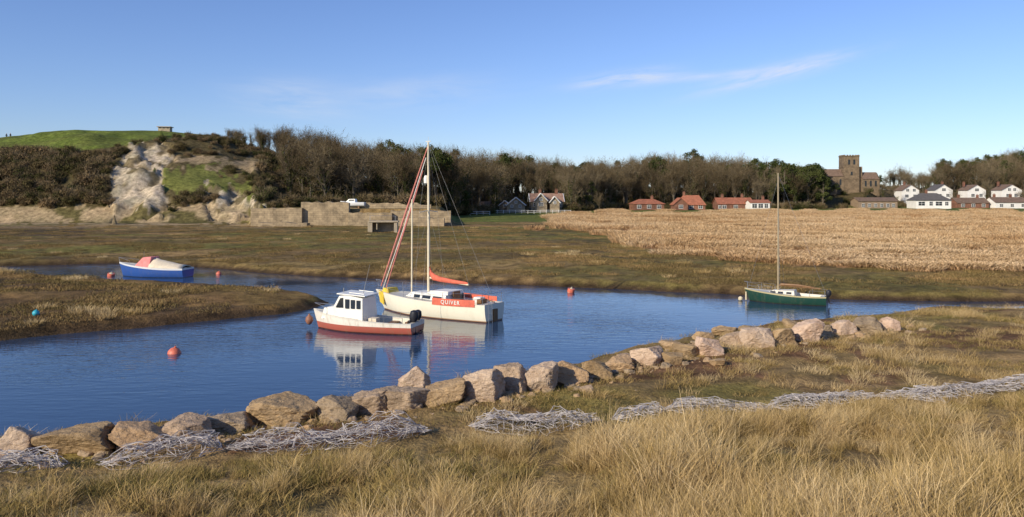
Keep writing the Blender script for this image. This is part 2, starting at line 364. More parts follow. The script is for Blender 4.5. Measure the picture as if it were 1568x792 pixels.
keep=reedin(uu,vv)&(zz<2.2)&(rs.rand(N)<.38+.62*sm((130-yg)/60))
bare_=fbm(xx,yg*1.0,11,3,95); keep&=~((bare_>.58)&(rs.rand(N)<.75))
xx,yg,zz,vv=[a[keep] for a in (xx,yg,zz,vv)]
hsc=(.4+.6*fbm(xx,yg,9,3,96))*(.85+.3*rs.rand(len(xx)))*(.5+.5*sm((395-vv)/22))
scatter('reed_bed',rp,np.c_[xx,yg,zz],np.c_[np.ones(len(xx)),np.ones(len(xx)),hsc],rs.rand(len(xx))*6.28,rs.randint(0,4,len(xx)))
# ================================================================== TREES
bark=simple('bark_mat',(.13,.105,.075),.9,.4,2)
twig=foliage('twig_mat',[(.3,(.095,.07,.040)),(.5,(.145,.11,.062)),(.72,(.21,.165,.10))],nscale=.02,rnd=.6)
ivy=foliage('ivy_mat',[(.3,(.04,.048,.016)),(.7,(.085,.088,.03))],nscale=.3,rnd=.3)
evg=foliage('evergreen_mat',[(.3,(.030,.045,.014)),(.7,(.08,.09,.03))],nscale=.25,rnd=.3)
scrub=foliage('scrub_mat',[(.28,(.085,.078,.03)),(.45,(.15,.113,.055)),(.6,(.195,.135,.072)),(.78,(.25,.18,.10))],nscale=.08,rnd=.5)
class TB:
    def __init__(s): s.V=[];s.F=[];s.M=[];s.n=0
    def seg(s,p0,p1,r0,r1,n,mi):
        t=p1-p0; t=t/(np.linalg.norm(t)+1e-9); up=np.array((0,0,1.)) if abs(t[2])<.9 else np.array((1.,0,0))
        a=np.cross(t,up); a/=np.linalg.norm(a); b=np.cross(a,t); an=np.arange(n)*2*np.pi/n
        ring=np.cos(an)[:,None]*a+np.sin(an)[:,None]*b
        s.V+= [p0+ring*r0,p1+ring*r1]; k=np.arange(n); k2=(k+1)%n
        s.F.append(np.stack([k,k2,k2+n,k+n],-1)+s.n); s.M+=[mi]*n; s.n+=2*n
    def strip(s,p0,p1,w,r,mi):
        t=p1-p0; q=r.randn(3); a=np.cross(t,q); a/=np.linalg.norm(a)+1e-9
        s.V.append(np.array([p0-a*w/2,p0+a*w/2,p1+a*w*.2,p1-a*w*.2])); s.F.append(np.array([[0,1,2,3]])+s.n); s.M.append(mi); s.n+=4
    def leaves(s,c,rad_,n,size,r,mi):
        q=r.randn(n,3); q/=np.linalg.norm(q,axis=1)[:,None]; q*= (r.rand(n)**.4)[:,None]
        c=np.asarray(c)+q*np.asarray(rad_); a=r.randn(n,3); a/=np.linalg.norm(a,axis=1)[:,None]; b=np.cross(a,r.randn(n,3)); b/=np.linalg.norm(b,axis=1)[:,None]
        sz=size*(.6+.8*r.rand(n))[:,None]/2
        s.V.append(np.stack([c-a*sz,c-b*sz*.7,c+a*sz,c+b*sz*.7],1).reshape(-1,3)); s.F.append(np.arange(4*n).reshape(n,4)+s.n); s.M+=[mi]*n; s.n+=4*n
    def mk(s,name,mats): return npmesh(name,np.concatenate(s.V),np.concatenate(s.F),mats,s.M)
def bare(seed,ivyamt=0,spread=1.0):
    r=np.random.RandomState(seed); T=TB()
    def grow(p,d,l,rr,lv):
        nseg=3; q=p.copy(); dd=d.copy()
        for i in range(nseg):
            dd=dd+r.randn(3)*(.16 if lv else .07); dd[2]+=.08; dd/=np.linalg.norm(dd); q2=q+dd*l/nseg
            r0=rr*(1-.22*i); r1=rr*(1-.22*(i+1)); T.seg(q,q2,r0,r1,[7,5,4,3][min(lv,3)],0 if lv<3 else 1)
            kids=[[0,4,5],[1,2,2],[1,2,2],[0,0,0]][lv][i]
            for _ in range(kids):
                o=r.randn(3); o-=o.dot(dd)*dd; o/=np.linalg.norm(o); k=[.85*spread,.85,1.0][lv]; nd=dd+o*k*(.6+.5*r.rand()); nd[2]+=.15; nd/=np.linalg.norm(nd)
                grow(q+(q2-q)*r.rand(),nd,l*[.66,.60,.58][lv]*(.75+.5*r.rand()),r1*.58,lv+1)
            if lv==3:
                for _ in range(3):
                    o=dd+r.randn(3)*.75; o[2]+=.15; o/=np.linalg.norm(o); e=q+(q2-q)*r.rand(); f=e+o*(.35+.4*r.rand()); T.strip(e,f,.038,r,1)
                    T.strip(f,f+(o+r.randn(3)*.4)*.3,.026,r,1)
            if ivyamt and lv<=1: T.leaves((q+q2)/2,(.5,.5,l/nseg*.6),int(ivyamt*(110 if lv==0 else 30)),.26,r,2)
            q=q2
    grow(np.array((0,0,-.3)),np.array((0,0,1.)),5.6,.27,0)
    o=T.mk('t%d'%seed,[bark,twig,ivy]); 
    zmax=max(v.co.z for v in o.data.vertices); o.data.transform(Matrix.Scale(10.0/zmax,4)); return o
def ever(seed,pine=False):
    r=np.random.RandomState(seed); T=TB(); T.seg(np.array((0,0,-.3)),np.array((.2,0,5.)),.25,.16,7,0); T.seg(np.array((.2,0,5.)),np.array((.1,.1,8.6)),.16,.05,6,0)
    for i in range(26):
        a=r.rand()*6.28; h=r.uniform(2.2 if not pine else 5.4,9.3); q=(3.4 if not pine else 3.0)*math.sin(math.pi*min(1,max(.08,(h-(.8 if not pine else 4.0))/(9.4-(.8 if not pine else 4.0)))))**.6*r.uniform(.35,1)
        c=np.array((math.cos(a)*q,math.sin(a)*q,h)); T.seg(np.array((.1,0,h*.75)),c,.07,.03,4,0); T.leaves(c,(1.0,1.0,.6),120,.30,r,1)
    return T.mk('e%d'%seed,[bark,evg])
def bush(seed,mat):
    r=np.random.RandomState(seed); T=TB()
    for i in range(9):
        a=r.rand()*6.28; q=r.rand()*1.1; c=np.array((math.cos(a)*q,math.sin(a)*q,r.uniform(.3,1.1))); T.leaves(c,(.65,.65,.5),80,.18,r,0)
        for _ in range(14):
            o=r.randn(3); o[2]=abs(o[2])+.3; o/=np.linalg.norm(o); T.strip(c*.6,c+o*r.uniform(.6,1.1),.05,r,1)
    return T.mk('u%d'%seed,[mat,twig])
trees=[bare(1),bare(2,1.0),bare(3,.2,1.2),bare(4,1.6,.9),bare(5,.5,1.1),ever(6),ever(7,True)]
trees.sort(key=lambda o:o.name)   # e6 e7 t1..t5
VU=[-300,320,340,380,430,480,505,520,560,600,640,700,740,780,830,860,872,900,960,1020,1080,1130,1160,1200,1250,1275,1300,1340,1375,1400,1425,1440,1500,1568,1900]
VT=[260,203,194,190,187,190,196,208,209,212,217,216,221,222,233,237,251,239,232,225,221,229,237,245,247,290,290,262,248,260,258,242,236,221,205]
P=[];S=[];I=[]
def addtree(xx,yg,h,k): P.append((xx,yg,float(Hh(np.array([xx]),np.array([yg]),False)[0])-.1)); S.append(h/10.); I.append(k)
N=6500
uu=rs.uniform(318,1800,N); Fv=np.interp(uu,FU,FF); Rv=np.interp(uu,RU,RR)
Fv=np.where(uu<560,np.maximum(Fv,180),Fv)
tt=rs.rand(N); yg=Fv+3+(Rv-Fv+10)*tt; xx=X(uu,yg); zz=Hh(xx,yg,False)
cell={}
for i in range(N):
    key=(int(xx[i]//5.6),int(yg[i]//8))
    if key in cell: continue
    if uu[i]<440:
        vg=HV+(EYE-zz[i])/yg[i]*F0
        if vg>238+(uu[i]-340)*.9: continue
        if yg[i]<222: continue
    if 1262<uu[i]<1350 and yg[i]<375: continue
    if 1350<uu[i] and yg[i]<385 : continue
    if 765<uu[i]<865 and yg[i]<272: continue
    allowed=Zat(np.interp(uu[i],VU,VT)+rs.uniform(-1,9),yg[i])-zz[i]
    h=min(rs.uniform(14,21),allowed)
    if h<4.5: continue
    cell[key]=1
    k=rs.choice([2,3,4,5,6]); 
    if rs.rand()<.07 and uu[i]>560: k=rs.randint(0,2)
    if 1195<uu[i]<1262 and rs.rand()<.5: k=rs.randint(0,2)
    P.append((xx[i],yg[i],zz[i]-.1)); S.append(h/10.); I.append(k)
for (a,yd,h,k) in [(775,285,17.5,1),(850,300,16,0),(1010,330,19,1),(1158,330,19,1),(1215,318,18,0),(1238,316,18,1),(1250,325,15,0),(1200,322,16.5,0),(905,285,11,0),(935,300,9,0),(1150,312,10,5),(918,262,8,4),(705,225,10,0),(1352,345,9,3),(1366,350,10,2),(1340,352,8,4),(1268,345,9,0),(1280,343,6,1),(1275,350,8,5),(1325,338,6,3),(1412,350,8,2),(1465,352,9,4),(1512,350,8,3),(1565,350,9,2),(1400,385,12,3),(1452,382,13,2),(1515,380,13,4)]:
    addtree(X(a,yd),yd,h,k)
S=np.array(S); wd=S*rs.uniform(.8,1.05,len(S))
scatter('woodland_trees',trees,P,np.c_[wd,wd,S],rs.rand(len(S))*6.28,I)
bushes=[bush(21,scrub),bush(22,scrub),bush(23,scrub),bush(24,ivy)]
P=[];S=[];I=[]
N=8500; uu=rs.uniform(-400,450,N); yg=rs.uniform(166,246,N); xx=X(uu,yg); zz=Hh(xx,yg); vv=HV+(EYE-zz)/yg*F0
gl=np.interp(uu,[-900,0,100,180,230,300,340,420],[233,233,234,224,214,207,205,222]); ujj,vjj=jit(uu,vv)
clear_=lambda a,b_: inpoly(a,b_,ROCKA)|inpoly(a,b_,ROCKB)|inpoly(a,b_,ROCKC)
keep=(vv>gl+3)&(vjj<320)&~clear_(ujj,vjj)&~clear_(ujj,vjj-7)&(~inpoly(ujj,vjj,GRA)|(rs.rand(N)<.05))
keep&=(rs.rand(N)<np.where((uu>180)&(uu<430),.20,.52))
for i in np.where(keep)[0]: P.append((xx[i],yg[i],zz[i]-.2)); S.append(rs.uniform(.6,1.8) if not (160<uu[i]<430) else rs.uniform(.5,1.3)); I.append(3 if rs.rand()<.12 else rs.randint(0,3))
N=1600; uu=rs.uniform(400,1800,N); Fv=np.interp(uu,FU,FF); yg=Fv+rs.rand(N)**1.5*60-2; xx=X(uu,yg); zz=Hh(xx,yg,False)
for i in range(N):
    if 760<uu[i]<868 and yg[i]<268: continue
    if 1262<uu[i] and yg[i]<372 and rs.rand()<.75: continue
    P.append((xx[i],yg[i],zz[i]-.2)); S.append(rs.uniform(.8,2.0)); I.append(3 if rs.rand()<.5 else rs.randint(0,3))
scatter('hillside_scrub',bushes,P,np.array(S),rs.rand(len(S))*6.28,I)
# ================================================================== ROCKS
def rockmat(name,lo,hi,crk=(.09,.07,.05)):
    m,nt,b=newmat(name); f=noise(nt,2.2,8,.65); g=noise(nt,7,6,.7,stretch=(1,1,2.2)); 
    c=ramp(nt,f,[(.3,lo),(.55,hi),(.75,tuple(min(1,k*1.25) for k in hi))])
    oi=nt.nodes.new('ShaderNodeObjectInfo'); c=mixc(nt,1.0,c,ramp(nt,oi.outputs['Random'],[(0,(.80,.75,.67)),(.5,(1,.94,.85)),(1,(1.12,1.0,.94))]),'MULTIPLY')
    c=mixc(nt,ramp(nt,g,[(.3,(.8,)*3),(.42,(0,)*3)]),c,crk)
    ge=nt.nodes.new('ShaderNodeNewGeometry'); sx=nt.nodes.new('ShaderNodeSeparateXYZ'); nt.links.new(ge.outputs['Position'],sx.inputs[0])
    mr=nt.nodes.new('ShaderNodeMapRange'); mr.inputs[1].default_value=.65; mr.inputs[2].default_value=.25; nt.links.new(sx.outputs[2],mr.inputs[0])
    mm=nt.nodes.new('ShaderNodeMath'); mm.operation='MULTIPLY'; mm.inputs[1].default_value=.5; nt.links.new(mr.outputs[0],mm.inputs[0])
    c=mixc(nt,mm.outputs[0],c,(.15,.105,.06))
    nt.links.new(c,b.inputs['Base Color']); b.inputs['Roughness'].default_value=.9; b.inputs['Specular IOR Level'].default_value=.2
    ad=nt.nodes.new('ShaderNodeMath'); nt.links.new(f,ad.inputs[0]); nt.links.new(g,ad.inputs[1]); bump(nt,b,ad.outputs[0],.9,.12); return m
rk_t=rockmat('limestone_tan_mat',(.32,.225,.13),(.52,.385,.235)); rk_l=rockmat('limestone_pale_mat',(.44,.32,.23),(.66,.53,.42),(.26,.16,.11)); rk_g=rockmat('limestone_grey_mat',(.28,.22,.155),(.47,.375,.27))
import bmesh
def ico(n):
    bm=bmesh.new(); bmesh.ops.create_icosphere(bm,subdivisions=n,radius=1); bm.verts.ensure_lookup_table()
    a=np.array([v.co[:] for v in bm.verts]); f=np.array([[v.index for v in f.verts] for f in bm.faces]); bm.free(); return a,f
ICO,ICOF=ico(5); ICO3,ICOF3=ico(3)
def rockshape(seed,sx,sy,sz,ico=ICO,npl=10,peak=0):
    r=np.random.RandomState(seed); n=r.randn(npl,3); n[:,2]*=.8; n/=np.linalg.norm(n,axis=1)[:,None]; ex=np.array([[.3*r.randn(),.2*r.randn(),1],[0,0,-1],[1,.2*r.randn(),.25*r.randn()],[-1,.2*r.randn(),.25*r.randn()],[.2*r.randn(),-1,.3*r.randn()],[0,1,0]]); n=np.concatenate([n,ex]); n/=np.linalg.norm(n,axis=1)[:,None]
    dpl=np.concatenate([r.uniform(.78,1.12,npl),[.82,.85,.95,.95,.85,.9]])
    q=ico@n.T; rr=dpl[None,:]/np.maximum(q,.05); k=38.; R=rr.min(1)-np.log(np.exp(-k*(rr-rr.min(1)[:,None])).sum(1))/k; R=np.minimum(R,1.42)
    R=R*(1+.22*(fbm(ico[:,0]*2+seed,ico[:,1]*2+ico[:,2]*1.7,1.0,5,seed%50)-.5)+.12*(fbm(ico[:,0]*6+seed,ico[:,2]*9+ico[:,1]*5,1.0,3,3)-.5))
    V=ico*R[:,None]
    if peak: V[:,2]*=1+peak*np.clip(V[:,2],0,1)*(1-np.abs(V[:,0]))
    return V*np.array((sx,sy,sz))
rocks=[(20,702,58,44,'l'),(110,697,104,40,'t'),(203,690,82,36,'t'),(268,684,76,40,'g'),(338,670,70,32,'g'),(423,657,106,42,'t'),(508,646,74,34,'g'),(564,638,58,38,'g'),(615,630,68,34,'g'),(632,604,46,32,'l'),(678,622,64,34,'t'),(733,615,64,46,'l'),(782,604,62,46,'g'),(828,602,48,44,'l'),(872,591,56,34,'t'),(915,579,48,24,'t'),(950,571,48,22,'t'),(992,563,50,31,'l'),(1028,560,36,19,'t'),(1052,549,40,23,'t'),(1087,545,42,28,'l'),(1078,521,28,13,'t'),(1113,514,34,14,'t'),(1126,531,40,21,'g'),(1162,533,50,31,'l'),(1197,528,34,26,'t'),(1239,524,43,32,'l'),(1268,516,26,19,'g'),(1293,512,34,21,'l'),(1333,510,43,22,'g'),(1367,507,28,21,'l'),(155,680,26,14,'l'),(360,655,30,14,'g'),(1100,560,24,10,'t'),(900,602,22,10,'g'),(1150,512,30,12,'t'),(1215,505,28,12,'t'),(1030,535,30,12,'t'),(960,552,30,10,'g')]
for i,(a,vb,w,h,k) in enumerate(rocks):
    zb=.45; 
    for _ in range(4):
        xx,yd=gp(a,vb,zb); zb=float(Hh(np.array([xx]),np.array([yd+.2]),False)[0])
        zb=min(max(zb,.15),.9)
    W=w/F0*yd; Hm=h/F0*yd; V=rockshape(50+i*7,W*.52,W*.42,Hm*.57,peak=.5 if i==9 else 0)
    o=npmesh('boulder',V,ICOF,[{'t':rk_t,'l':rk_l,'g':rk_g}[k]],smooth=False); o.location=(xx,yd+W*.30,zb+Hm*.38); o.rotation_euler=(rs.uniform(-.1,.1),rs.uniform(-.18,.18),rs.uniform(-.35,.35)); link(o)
sp=[npmesh('st%d'%i,rockshape(900+i,1,1,.7,ICO3,8),ICOF3,[rk_t if i%2 else rk_g]) for i in range(4)]
P=[];S=[]
for _ in range(1500):
    a=rs.uniform(-60,1400); vb=np.interp(a,[0,110,268,423,564,733,872,992,1087,1162,1239,1367],[702,697,684,657,638,615,591,563,545,533,524,507])
    xx,yd=gp(a,vb+rs.uniform(-4,10) ,.5); yd+=rs.normal(0,.9); zb=float(Hh(np.array([xx]),np.array([yd]),False)[0])
    P.append((xx,yd,zb)); S.append(.03+.16*rs.rand()**3)
scatter('shore_stones',sp,P,np.array(S),rs.rand(len(P))*6.28,rs.randint(0,4,len(P)))
# ================================================================== NETTING
netm=simple('netting_mat',(.54,.50,.49),.7,.45,4)
for k,(a0,a1) in enumerate([(-60,95),(160,325),(350,645),(722,910),(940,1012),(1022,1170),(1178,1338),(1345,1700)]):
    x0=X(a0,19.3/(1-.28*(a0-CU)/F0)); x1=X(a1,19.3/(1-.28*(a1-CU)/F0)); Ln=x1-x0; thin=1-.38*float(sm((a0-640)/200.))
    mb=MB()
    for lay in range(3):
        nxn=int(Ln/.17); nyn=9
        vs=[]
        for i in range(nxn+1):
            for j in range(nyn+1):
                c=(j/nyn-.5)*2; xx=x0+Ln*(i/nxn)+(.085 if j%2 else 0); w=(.46+.2*math.sin(xx*1.7+lay)); endf=min(1,(i/nxn)*6+.15,(1-i/nxn)*6+.15)
                py=netline(xx)+.2*math.sin(xx*.9+k)+c*w*endf
                hz=(1-abs(c)**1.5)*(.08+.85*max(0,float(fbm(np.array(xx*1.0),np.array(lay*3.3+k),.6,3,200+lay))-.25))*endf*thin
                vs.append([xx+rs.normal(0,.06),py+rs.normal(0,.06),hz+abs(rs.normal(0,.05))*thin])
        va=np.array(vs); va[:,2]+=Hh(va[:,0],va[:,1],False)+.04
        fs=[]
        for i in range(nxn):
            for j in range(nyn):
                if rs.rand()<.28: continue
                p=i*(nyn+1)+j; fs.append((p,p+nyn+1,p+nyn+2,p+1))
        mb.add(va.tolist(),fs)
    o=mb.obj('discarded_netting',[netm]); wmod=o.modifiers.new('w','WIREFRAME'); wmod.thickness=.013; wmod.use_replace=True; wmod.use_even_offset=False
# ================================================================== BOATS
def hullmat(name,stops_z,rim=None,rimw=.1,rough=.3,dirt=.35):
    m,nt,b=newmat(name); az=nt.nodes.new('ShaderNodeAttribute'); az.attribute_name='hz'; 
    mr=nt.nodes.new('ShaderNodeMapRange'); mr.inputs[1].default_value=-1; mr.inputs[2].default_value=2; nt.links.new(az.outputs['Fac'],mr.inputs[0])
    n=nt.nodes.new('ShaderNodeValToRGB'); n.color_ramp.interpolation='CONSTANT'; cr=n.color_ramp
    while len(cr.elements)<len(stops_z): cr.elements.new(.5)
    for e,(p,c) in zip(cr.elements,stops_z): e.position=(p+1)/3; e.color=(*c,1)
    nt.links.new(mr.outputs[0],n.inputs[0]); c=n.outputs[0]
    if rim:
        ah=nt.nodes.new('ShaderNodeAttribute'); ah.attribute_name='hs'; lt=nt.nodes.new('ShaderNodeMath'); lt.operation='LESS_THAN'; lt.inputs[1].default_value=rimw; nt.links.new(ah.outputs['Fac'],lt.inputs[0]); c=mixc(nt,lt.outputs[0],c,rim)
    f=noise(nt,1.0,6,.7,'obj',stretch=(5,5,1.2)); mf=ramp(nt,f,[(.5,(0,)*3),(.8,(dirt,)*3)]); c=mixc(nt,mf,c,(.25,.19,.11))
    nt.links.new(c,b.inputs['Base Color']); b.inputs['Roughness'].default_value=rough; return m
def hull(parent,L,B,fs,fm,fb,draft,mats,cockpit=None,floor=.3,rake=.12,tw=.75,full=2.2,camber=.06):
    ns=40; na=10; V=[];HZ=[];HS=[]
    row=None
    for i in range(ns+1):
        t=i/ns
        bb=B/2*(tw+(1-tw)*math.sin(min(1,t/.45)*math.pi/2)) if t<.45 else B/2*max(.012,(1-((t-.45)/.55)**full))
        sh=fs*(1-t)**2+2*fm*t*(1-t)*1.0+fb*t*t
        kd=draft*(1-.25*(1-t)) if t<.6 else draft*(1-((t-.6)/.4)**2*1.0)
        x=(t-.5)*L
        pts=[]
        for j in range(na+1):
            a=j/na; yy_=bb*math.sin(a*math.pi/2)**.62; zz_=-kd+(sh+kd)*(1-math.cos(a*math.pi/2))**1.05
            xr=x+ (rake*L*float(sm((t-.6)/.4))*(zz_/max(sh,.1)) if t>.6 else 0)
            pts.append((xr,yy_,zz_))
        g=pts[-1]; inck=cockpit and cockpit[0]<=t<=cockpit[1]
        fz=floor if inck else g[2]+.002; 
        ins=[(g[0],g[1]-min(.05,g[1]*.4),g[2]+.025),(g[0],max(g[1]-min(.12,g[1]*.5),.003),g[2]+ (0.02)),(g[0],max(g[1]-min(.16,g[1]*.6),.002),fz)]
        ctr=(g[0],0,fz+(0 if inck else camber*min(1,g[1]/ (B/2))))
        half=pts+ins
        line=[ctr]+[(p[0],-p[1],p[2]) for p in half[::-1][:-1]]+[half[0]]+half[1:]
        row=len(line)
        for p in line: V.append(p); HZ.append(p[2]); HS.append(g[2]-p[2])
    Fq=[]
    for i in range(ns):
        for j in range(row):
            j2=(j+1)%row; Fq.append((i*row+j,(i+1)*row+j,(i+1)*row+j2,i*row+j2))
    me=bpy.data.meshes.new('hull'); fl=list(Fq); 
    k=len(ins)
    fl.append(tuple(range(1+k-1,row-k+1-0))); fl.append(tuple(ns*row+j for j in range(row-1,-1,-1)))
    me.from_pydata(V,[],fl); 
    for m_ in mats: me.materials.append(m_)
    mi=[]
    for f in fl:
        js=[q%row for q in f]; mi.append(1 if (len(f)==4 and len(mats)>1 and (max(js)<=k or min(js)>=row-k or (0 in js))) else 0)
    mi[-2]=0; mi[-1]=0
    me.polygons.foreach_set('material_index',mi)
    a=me.attributes.new('hz','FLOAT','POINT'); a.data.foreach_set('value',HZ); a=me.attributes.new('hs','FLOAT','POINT'); a.data.foreach_set('value',HS)
    me.update(); me.polygons.foreach_set('use_smooth',[len(f)==4 for f in fl]); me.set_sharp_from_angle(angle=rad(35))
    o=bpy.data.objects.new('hull',me); link(o,parent)
    def sheer(t,off=0): 
        bb=B/2*(tw+(1-tw)*math.sin(min(1,t/.45)*math.pi/2)) if t<.45 else B/2*max(.012,(1-((t-.45)/.55)**full))
        return (t-.5)*L+(rake*L*float(sm((t-.6)/.4)) if t>.6 else 0),bb,fs*(1-t)**2+2*fm*t*(1-t)+fb*t*t
    return sheer
white=simple('white_gelcoat_mat',(.80,.78,.71),.35,.10,3); cream=simple('cream_deck_mat',(.68,.63,.52),.5,.15,3); glass=simple('cabin_window_mat',(.02,.025,.03),.08,.1)
red=simple('red_sailcloth_mat',(.66,.14,.08),.75,.25,4,bmp=.3); alu=simple('mast_cream_mat',(.72,.63,.45),.4,.15,2); steel=simple('stainless_mat',(.5,.5,.5),.3,.1,2,metal=.8); wire=simple('rigging_wire_mat',(.28,.27,.25),.5,.1)
yellow=simple('yellow_cover_mat',(.70,.50,.05),.6,.2,4); blk=simple('black_engine_mat',(.02,.02,.025),.35,.2,3); wood=simple('varnished_wood_mat',(.22,.11,.04),.5,.3,5); orange=simple('orange_buoy_mat',(.68,.17,.10),.5,.35,5); creamb=simple('cream_buoy_mat',(.7,.6,.4),.5,.25,5)
grn=simple('mast_brown_mat',(.36,.29,.18),.5,.2,3); cyan=simple('cyan_buoy_mat',(.03,.38,.48),.5,.2,5); canvas=simple('cream_canvas_mat',(.70,.60,.45),.85,.15,4,bmp=.4); pinkm=simple('faded_red_canvas_mat',(.75,.24,.22),.8,.25,4,bmp=.4); pink=simple('furled_jib_pink_mat',(.58,.20,.16),.8,.3,6)
def text_mesh(parent,txt,size,loc,rot,mat,name):
    cu=bpy.data.curves.new('t','FONT'); cu.body=txt; cu.size=size; cu.extrude=.004; cu.align_x='CENTER'; cu.align_y='CENTER'; cu.space_character=1.25; cu.offset=.004
    o=bpy.data.objects.new('t',cu); scene.collection.objects.link(o); bpy.context.view_layer.update()
    me=bpy.data.meshes.new_from_object(o.evaluated_get(bpy.context.evaluated_depsgraph_get())); bpy.data.objects.remove(o)
    me.materials.clear(); me.materials.append(mat); q=bpy.data.objects.new(name,me); q.location=loc; q.rotation_euler=rot; link(q,parent); return q
# ---- sailing yacht
Y=empty('sailing_yacht',(-4.1,43.5,0),rad(145))
hm=hullmat('yacht_hull_mat',[(-1,(.10,.05,.03)),(.03,(.42,.24,.14)),(.07,(.80,.75,.60))],dirt=.14)
sh=hull(Y,7.8,2.6,.90,.80,1.08,.45,[hm,cream],cockpit=(.08,.32),floor=.45,rake=.09,tw=.66)
mb=MB()
def cabin(mb,x0,x1,w0,w1,z0,z1,sl0=.15,sl1=.4,ins=.12,mi=0):
    vs=[(x0,-w0/2,z0),(x0,w0/2,z0),(x1,w1/2,z0),(x1,-w1/2,z0),(x0+sl0,-w0/2+ins,z1),(x0+sl0,w0/2-ins,z1),(x1-sl1,w1/2-ins,z1-.03),(x1-sl1,-w1/2+ins,z1-.03)]
    mb.add(vs,[(0,1,5,4),(1,2,6,5),(2,3,7,6),(3,0,4,7),(4,5,6,7),(3,2,1,0)],mi)
cabin(mb,-1.3,2.0,1.75,1.25,.84,1.26,.05,.6)
mb.obj('coachroof',[white],Y,bevel=.05)
mb=MB(); cabin(mb,-1.35,.2,1.45,1.4,1.22,1.42,.05,.25,.1); mb.box((-1.38,0,1.15),(.06,.6,.5),1); mb.obj('companionway_hatch',[white,wood],Y,bevel=.03)
mb=MB()
for xa,xb in((-1.0,-.35),(-.15,.45),(.65,1.1)):
    for sgn in(1,-1):
        def wy(x_): return (1.75+(1.25-1.75)*(x_+1.3)/3.3)/2
        vs=[(xa,sgn*(wy(xa)-.035+.012),.96),(xb,sgn*(wy(xb)-.035+.012),.96),(xb,sgn*(wy(xb)-.085+.012),1.13),(xa,sgn*(wy(xa)-.085+.012),1.13)]
        mb.add(vs,[(0,1,2,3)])
mb.obj('cabin_windows',[glass],Y)
mb=MB(); mb.tube([(.6,0,1.2),(.6,0,5),(.62,0,9.45)],[.075,.07,.05],10); mb.tube([(.6,-.75,5.6),(.6,0,5.7),(.6,.75,5.6)],.02,6)
mb.box((.62,0,9.5),(.35,.03,.03)); mb.tube([(.62,0,9.45),(.62,0,9.75)],.008,4)
mb.obj('mast',[alu],Y,True)
mb=MB(); mb.lathe([(7.15,.02),(7.2,.12),(7.45,.14),(7.6,.10),(7.64,.02)],(.78,0,0),12); mb.obj('radar_reflector',[white],Y,True)
mb=MB(); mb.tube([(1.75,.1,1.1),(1.72,.1,6.3)],.045,8); mb.obj('stowed_pole',[alu],Y,True)
mb=MB(); mb.tube([(.5,0,2.0),(-.9,0,1.85),(-2.2,0,1.78)],.05,8); mb.obj('boom',[alu],Y,True)
mb=MB(); mb.tube([(.52,0,2.6),(.42,0,2.25),(.2,0,2.04),(-.3,0,1.95),(-1.2,0,1.88),(-2.0,0,1.85),(-2.15,0,1.84)],[.06,.12,.18,.14,.11,.08,.05],12,sq=.75); mb.obj('sail_cover',[red],Y,True)
A=Vector((4.2,0,1.30)); Bp=Vector((.66,0,9.2)); n=40
mb=MB()
for i in range(n):
    p=A.lerp(Bp,i/n); q=A.lerp(Bp,(i+1)/n); r0=.025+.03*math.sin(math.pi*(i/n*.9+.08))**.7; r1=.025+.03*math.sin(math.pi*((i+1)/n*.9+.08))**.7; mb.tube([p,q],[r0,r1],8,mi=0)
mb.obj('furled_jib',[pink],Y,True)
mb=MB(); mb.tube([(3.7,.08,1.3),(2.7,.08,3.7),(1.65,.05,6.2),(1.0,.0,7.9)],[.03,.05,.04,.02],8); mb.obj('furled_staysail',[pink],Y,True)
mb=MB(); mb.tube([(3.95,.10,1.2),(2.4,.10,4.6),(.75,.04,8.6)],.022,6); mb.obj('white_sheet_line',[white],Y,True)
mb=MB(); 
for a_,b_ in [((4.1,0,1.3),(.62,0,9.3)),((-3.9,0,1.0),(.6,0,9.4)),((.5,1.25,.9),(.6,.75,5.6)),((.6,.75,5.6),(.6,0,9.3)),((.5,-1.25,.9),(.6,-.75,5.6)),((.6,-.75,5.6),(.6,0,9.3)),((1.2,1.1,.9),(.6,0,5.6)),((0,1.2,.9),(.6,0,5.6)),((1.2,-1.1,.9),(.6,0,5.6)),((0,-1.2,.9),(.6,0,5.6)),((-2.2,0,1.8),(.6,0,9.3))]: mb.tube([a_,b_],.006,4)
mb.obj('rigging',[wire],Y)
mb=MB()
def rail(mb,sh,ts,h=.55,wires=(.3,.55),r=.012):
    for sg_ in(1,-1):
        pts=[sh(t) for t in ts]; 
        for p in pts: mb.tube([(p[0],sg_*(p[1]-.06),p[2]),(p[0],sg_*(p[1]-.06),p[2]+h)],r,5)
        for w in wires: mb.tube([(p[0],sg_*(p[1]-.06),p[2]+w) for p in pts],r*.6,4)
rail(mb,sh,[.02,.15,.32,.5,.68,.84,.97])
b0=sh(.97); mb.tube([(b0[0],b0[1],b0[2]+.55),(b0[0]+.25,0,b0[2]+.6),(b0[0],-b0[1],b0[2]+.55)],.016,6); s0=sh(.02); mb.tube([(s0[0],s0[1],s0[2]+.55),(s0[0]-.1,0,s0[2]+.55),(s0[0],-s0[1],s0[2]+.55)],.016,6)
mb.obj('guard_rails',[steel],Y)
for sg_ in (1,-1):
    mb=MB(); ts=[.07,.12,.18,.24,.30,.36,.40]; P_=[sh(t) for t in ts]; n=len(P_)
    vs=[(p[0],sg_*(p[1]+.02),p[2]-.10) for p in P_]+[(p[0],sg_*(p[1]+.0),p[2]+.26) for p in P_]
    mb.add(vs,[(i,i+1,n+i+1,n+i) for i in range(n-1)]); o=mb.obj('name_dodger',[red],Y); o.modifiers.new('s','SOLIDIFY').thickness=.015
    if sg_==1:
        pa,pb=sh(.10),sh(.38); ang=math.atan2(pb[1]-pa[1],pb[0]-pa[0]); c_=sh(.25)
        text_mesh(Y,'QUIVER',.28,(c_[0],c_[1]+.05,c_[2]+.08),(rad(90),0,ang+math.pi),white,'name_lettering')
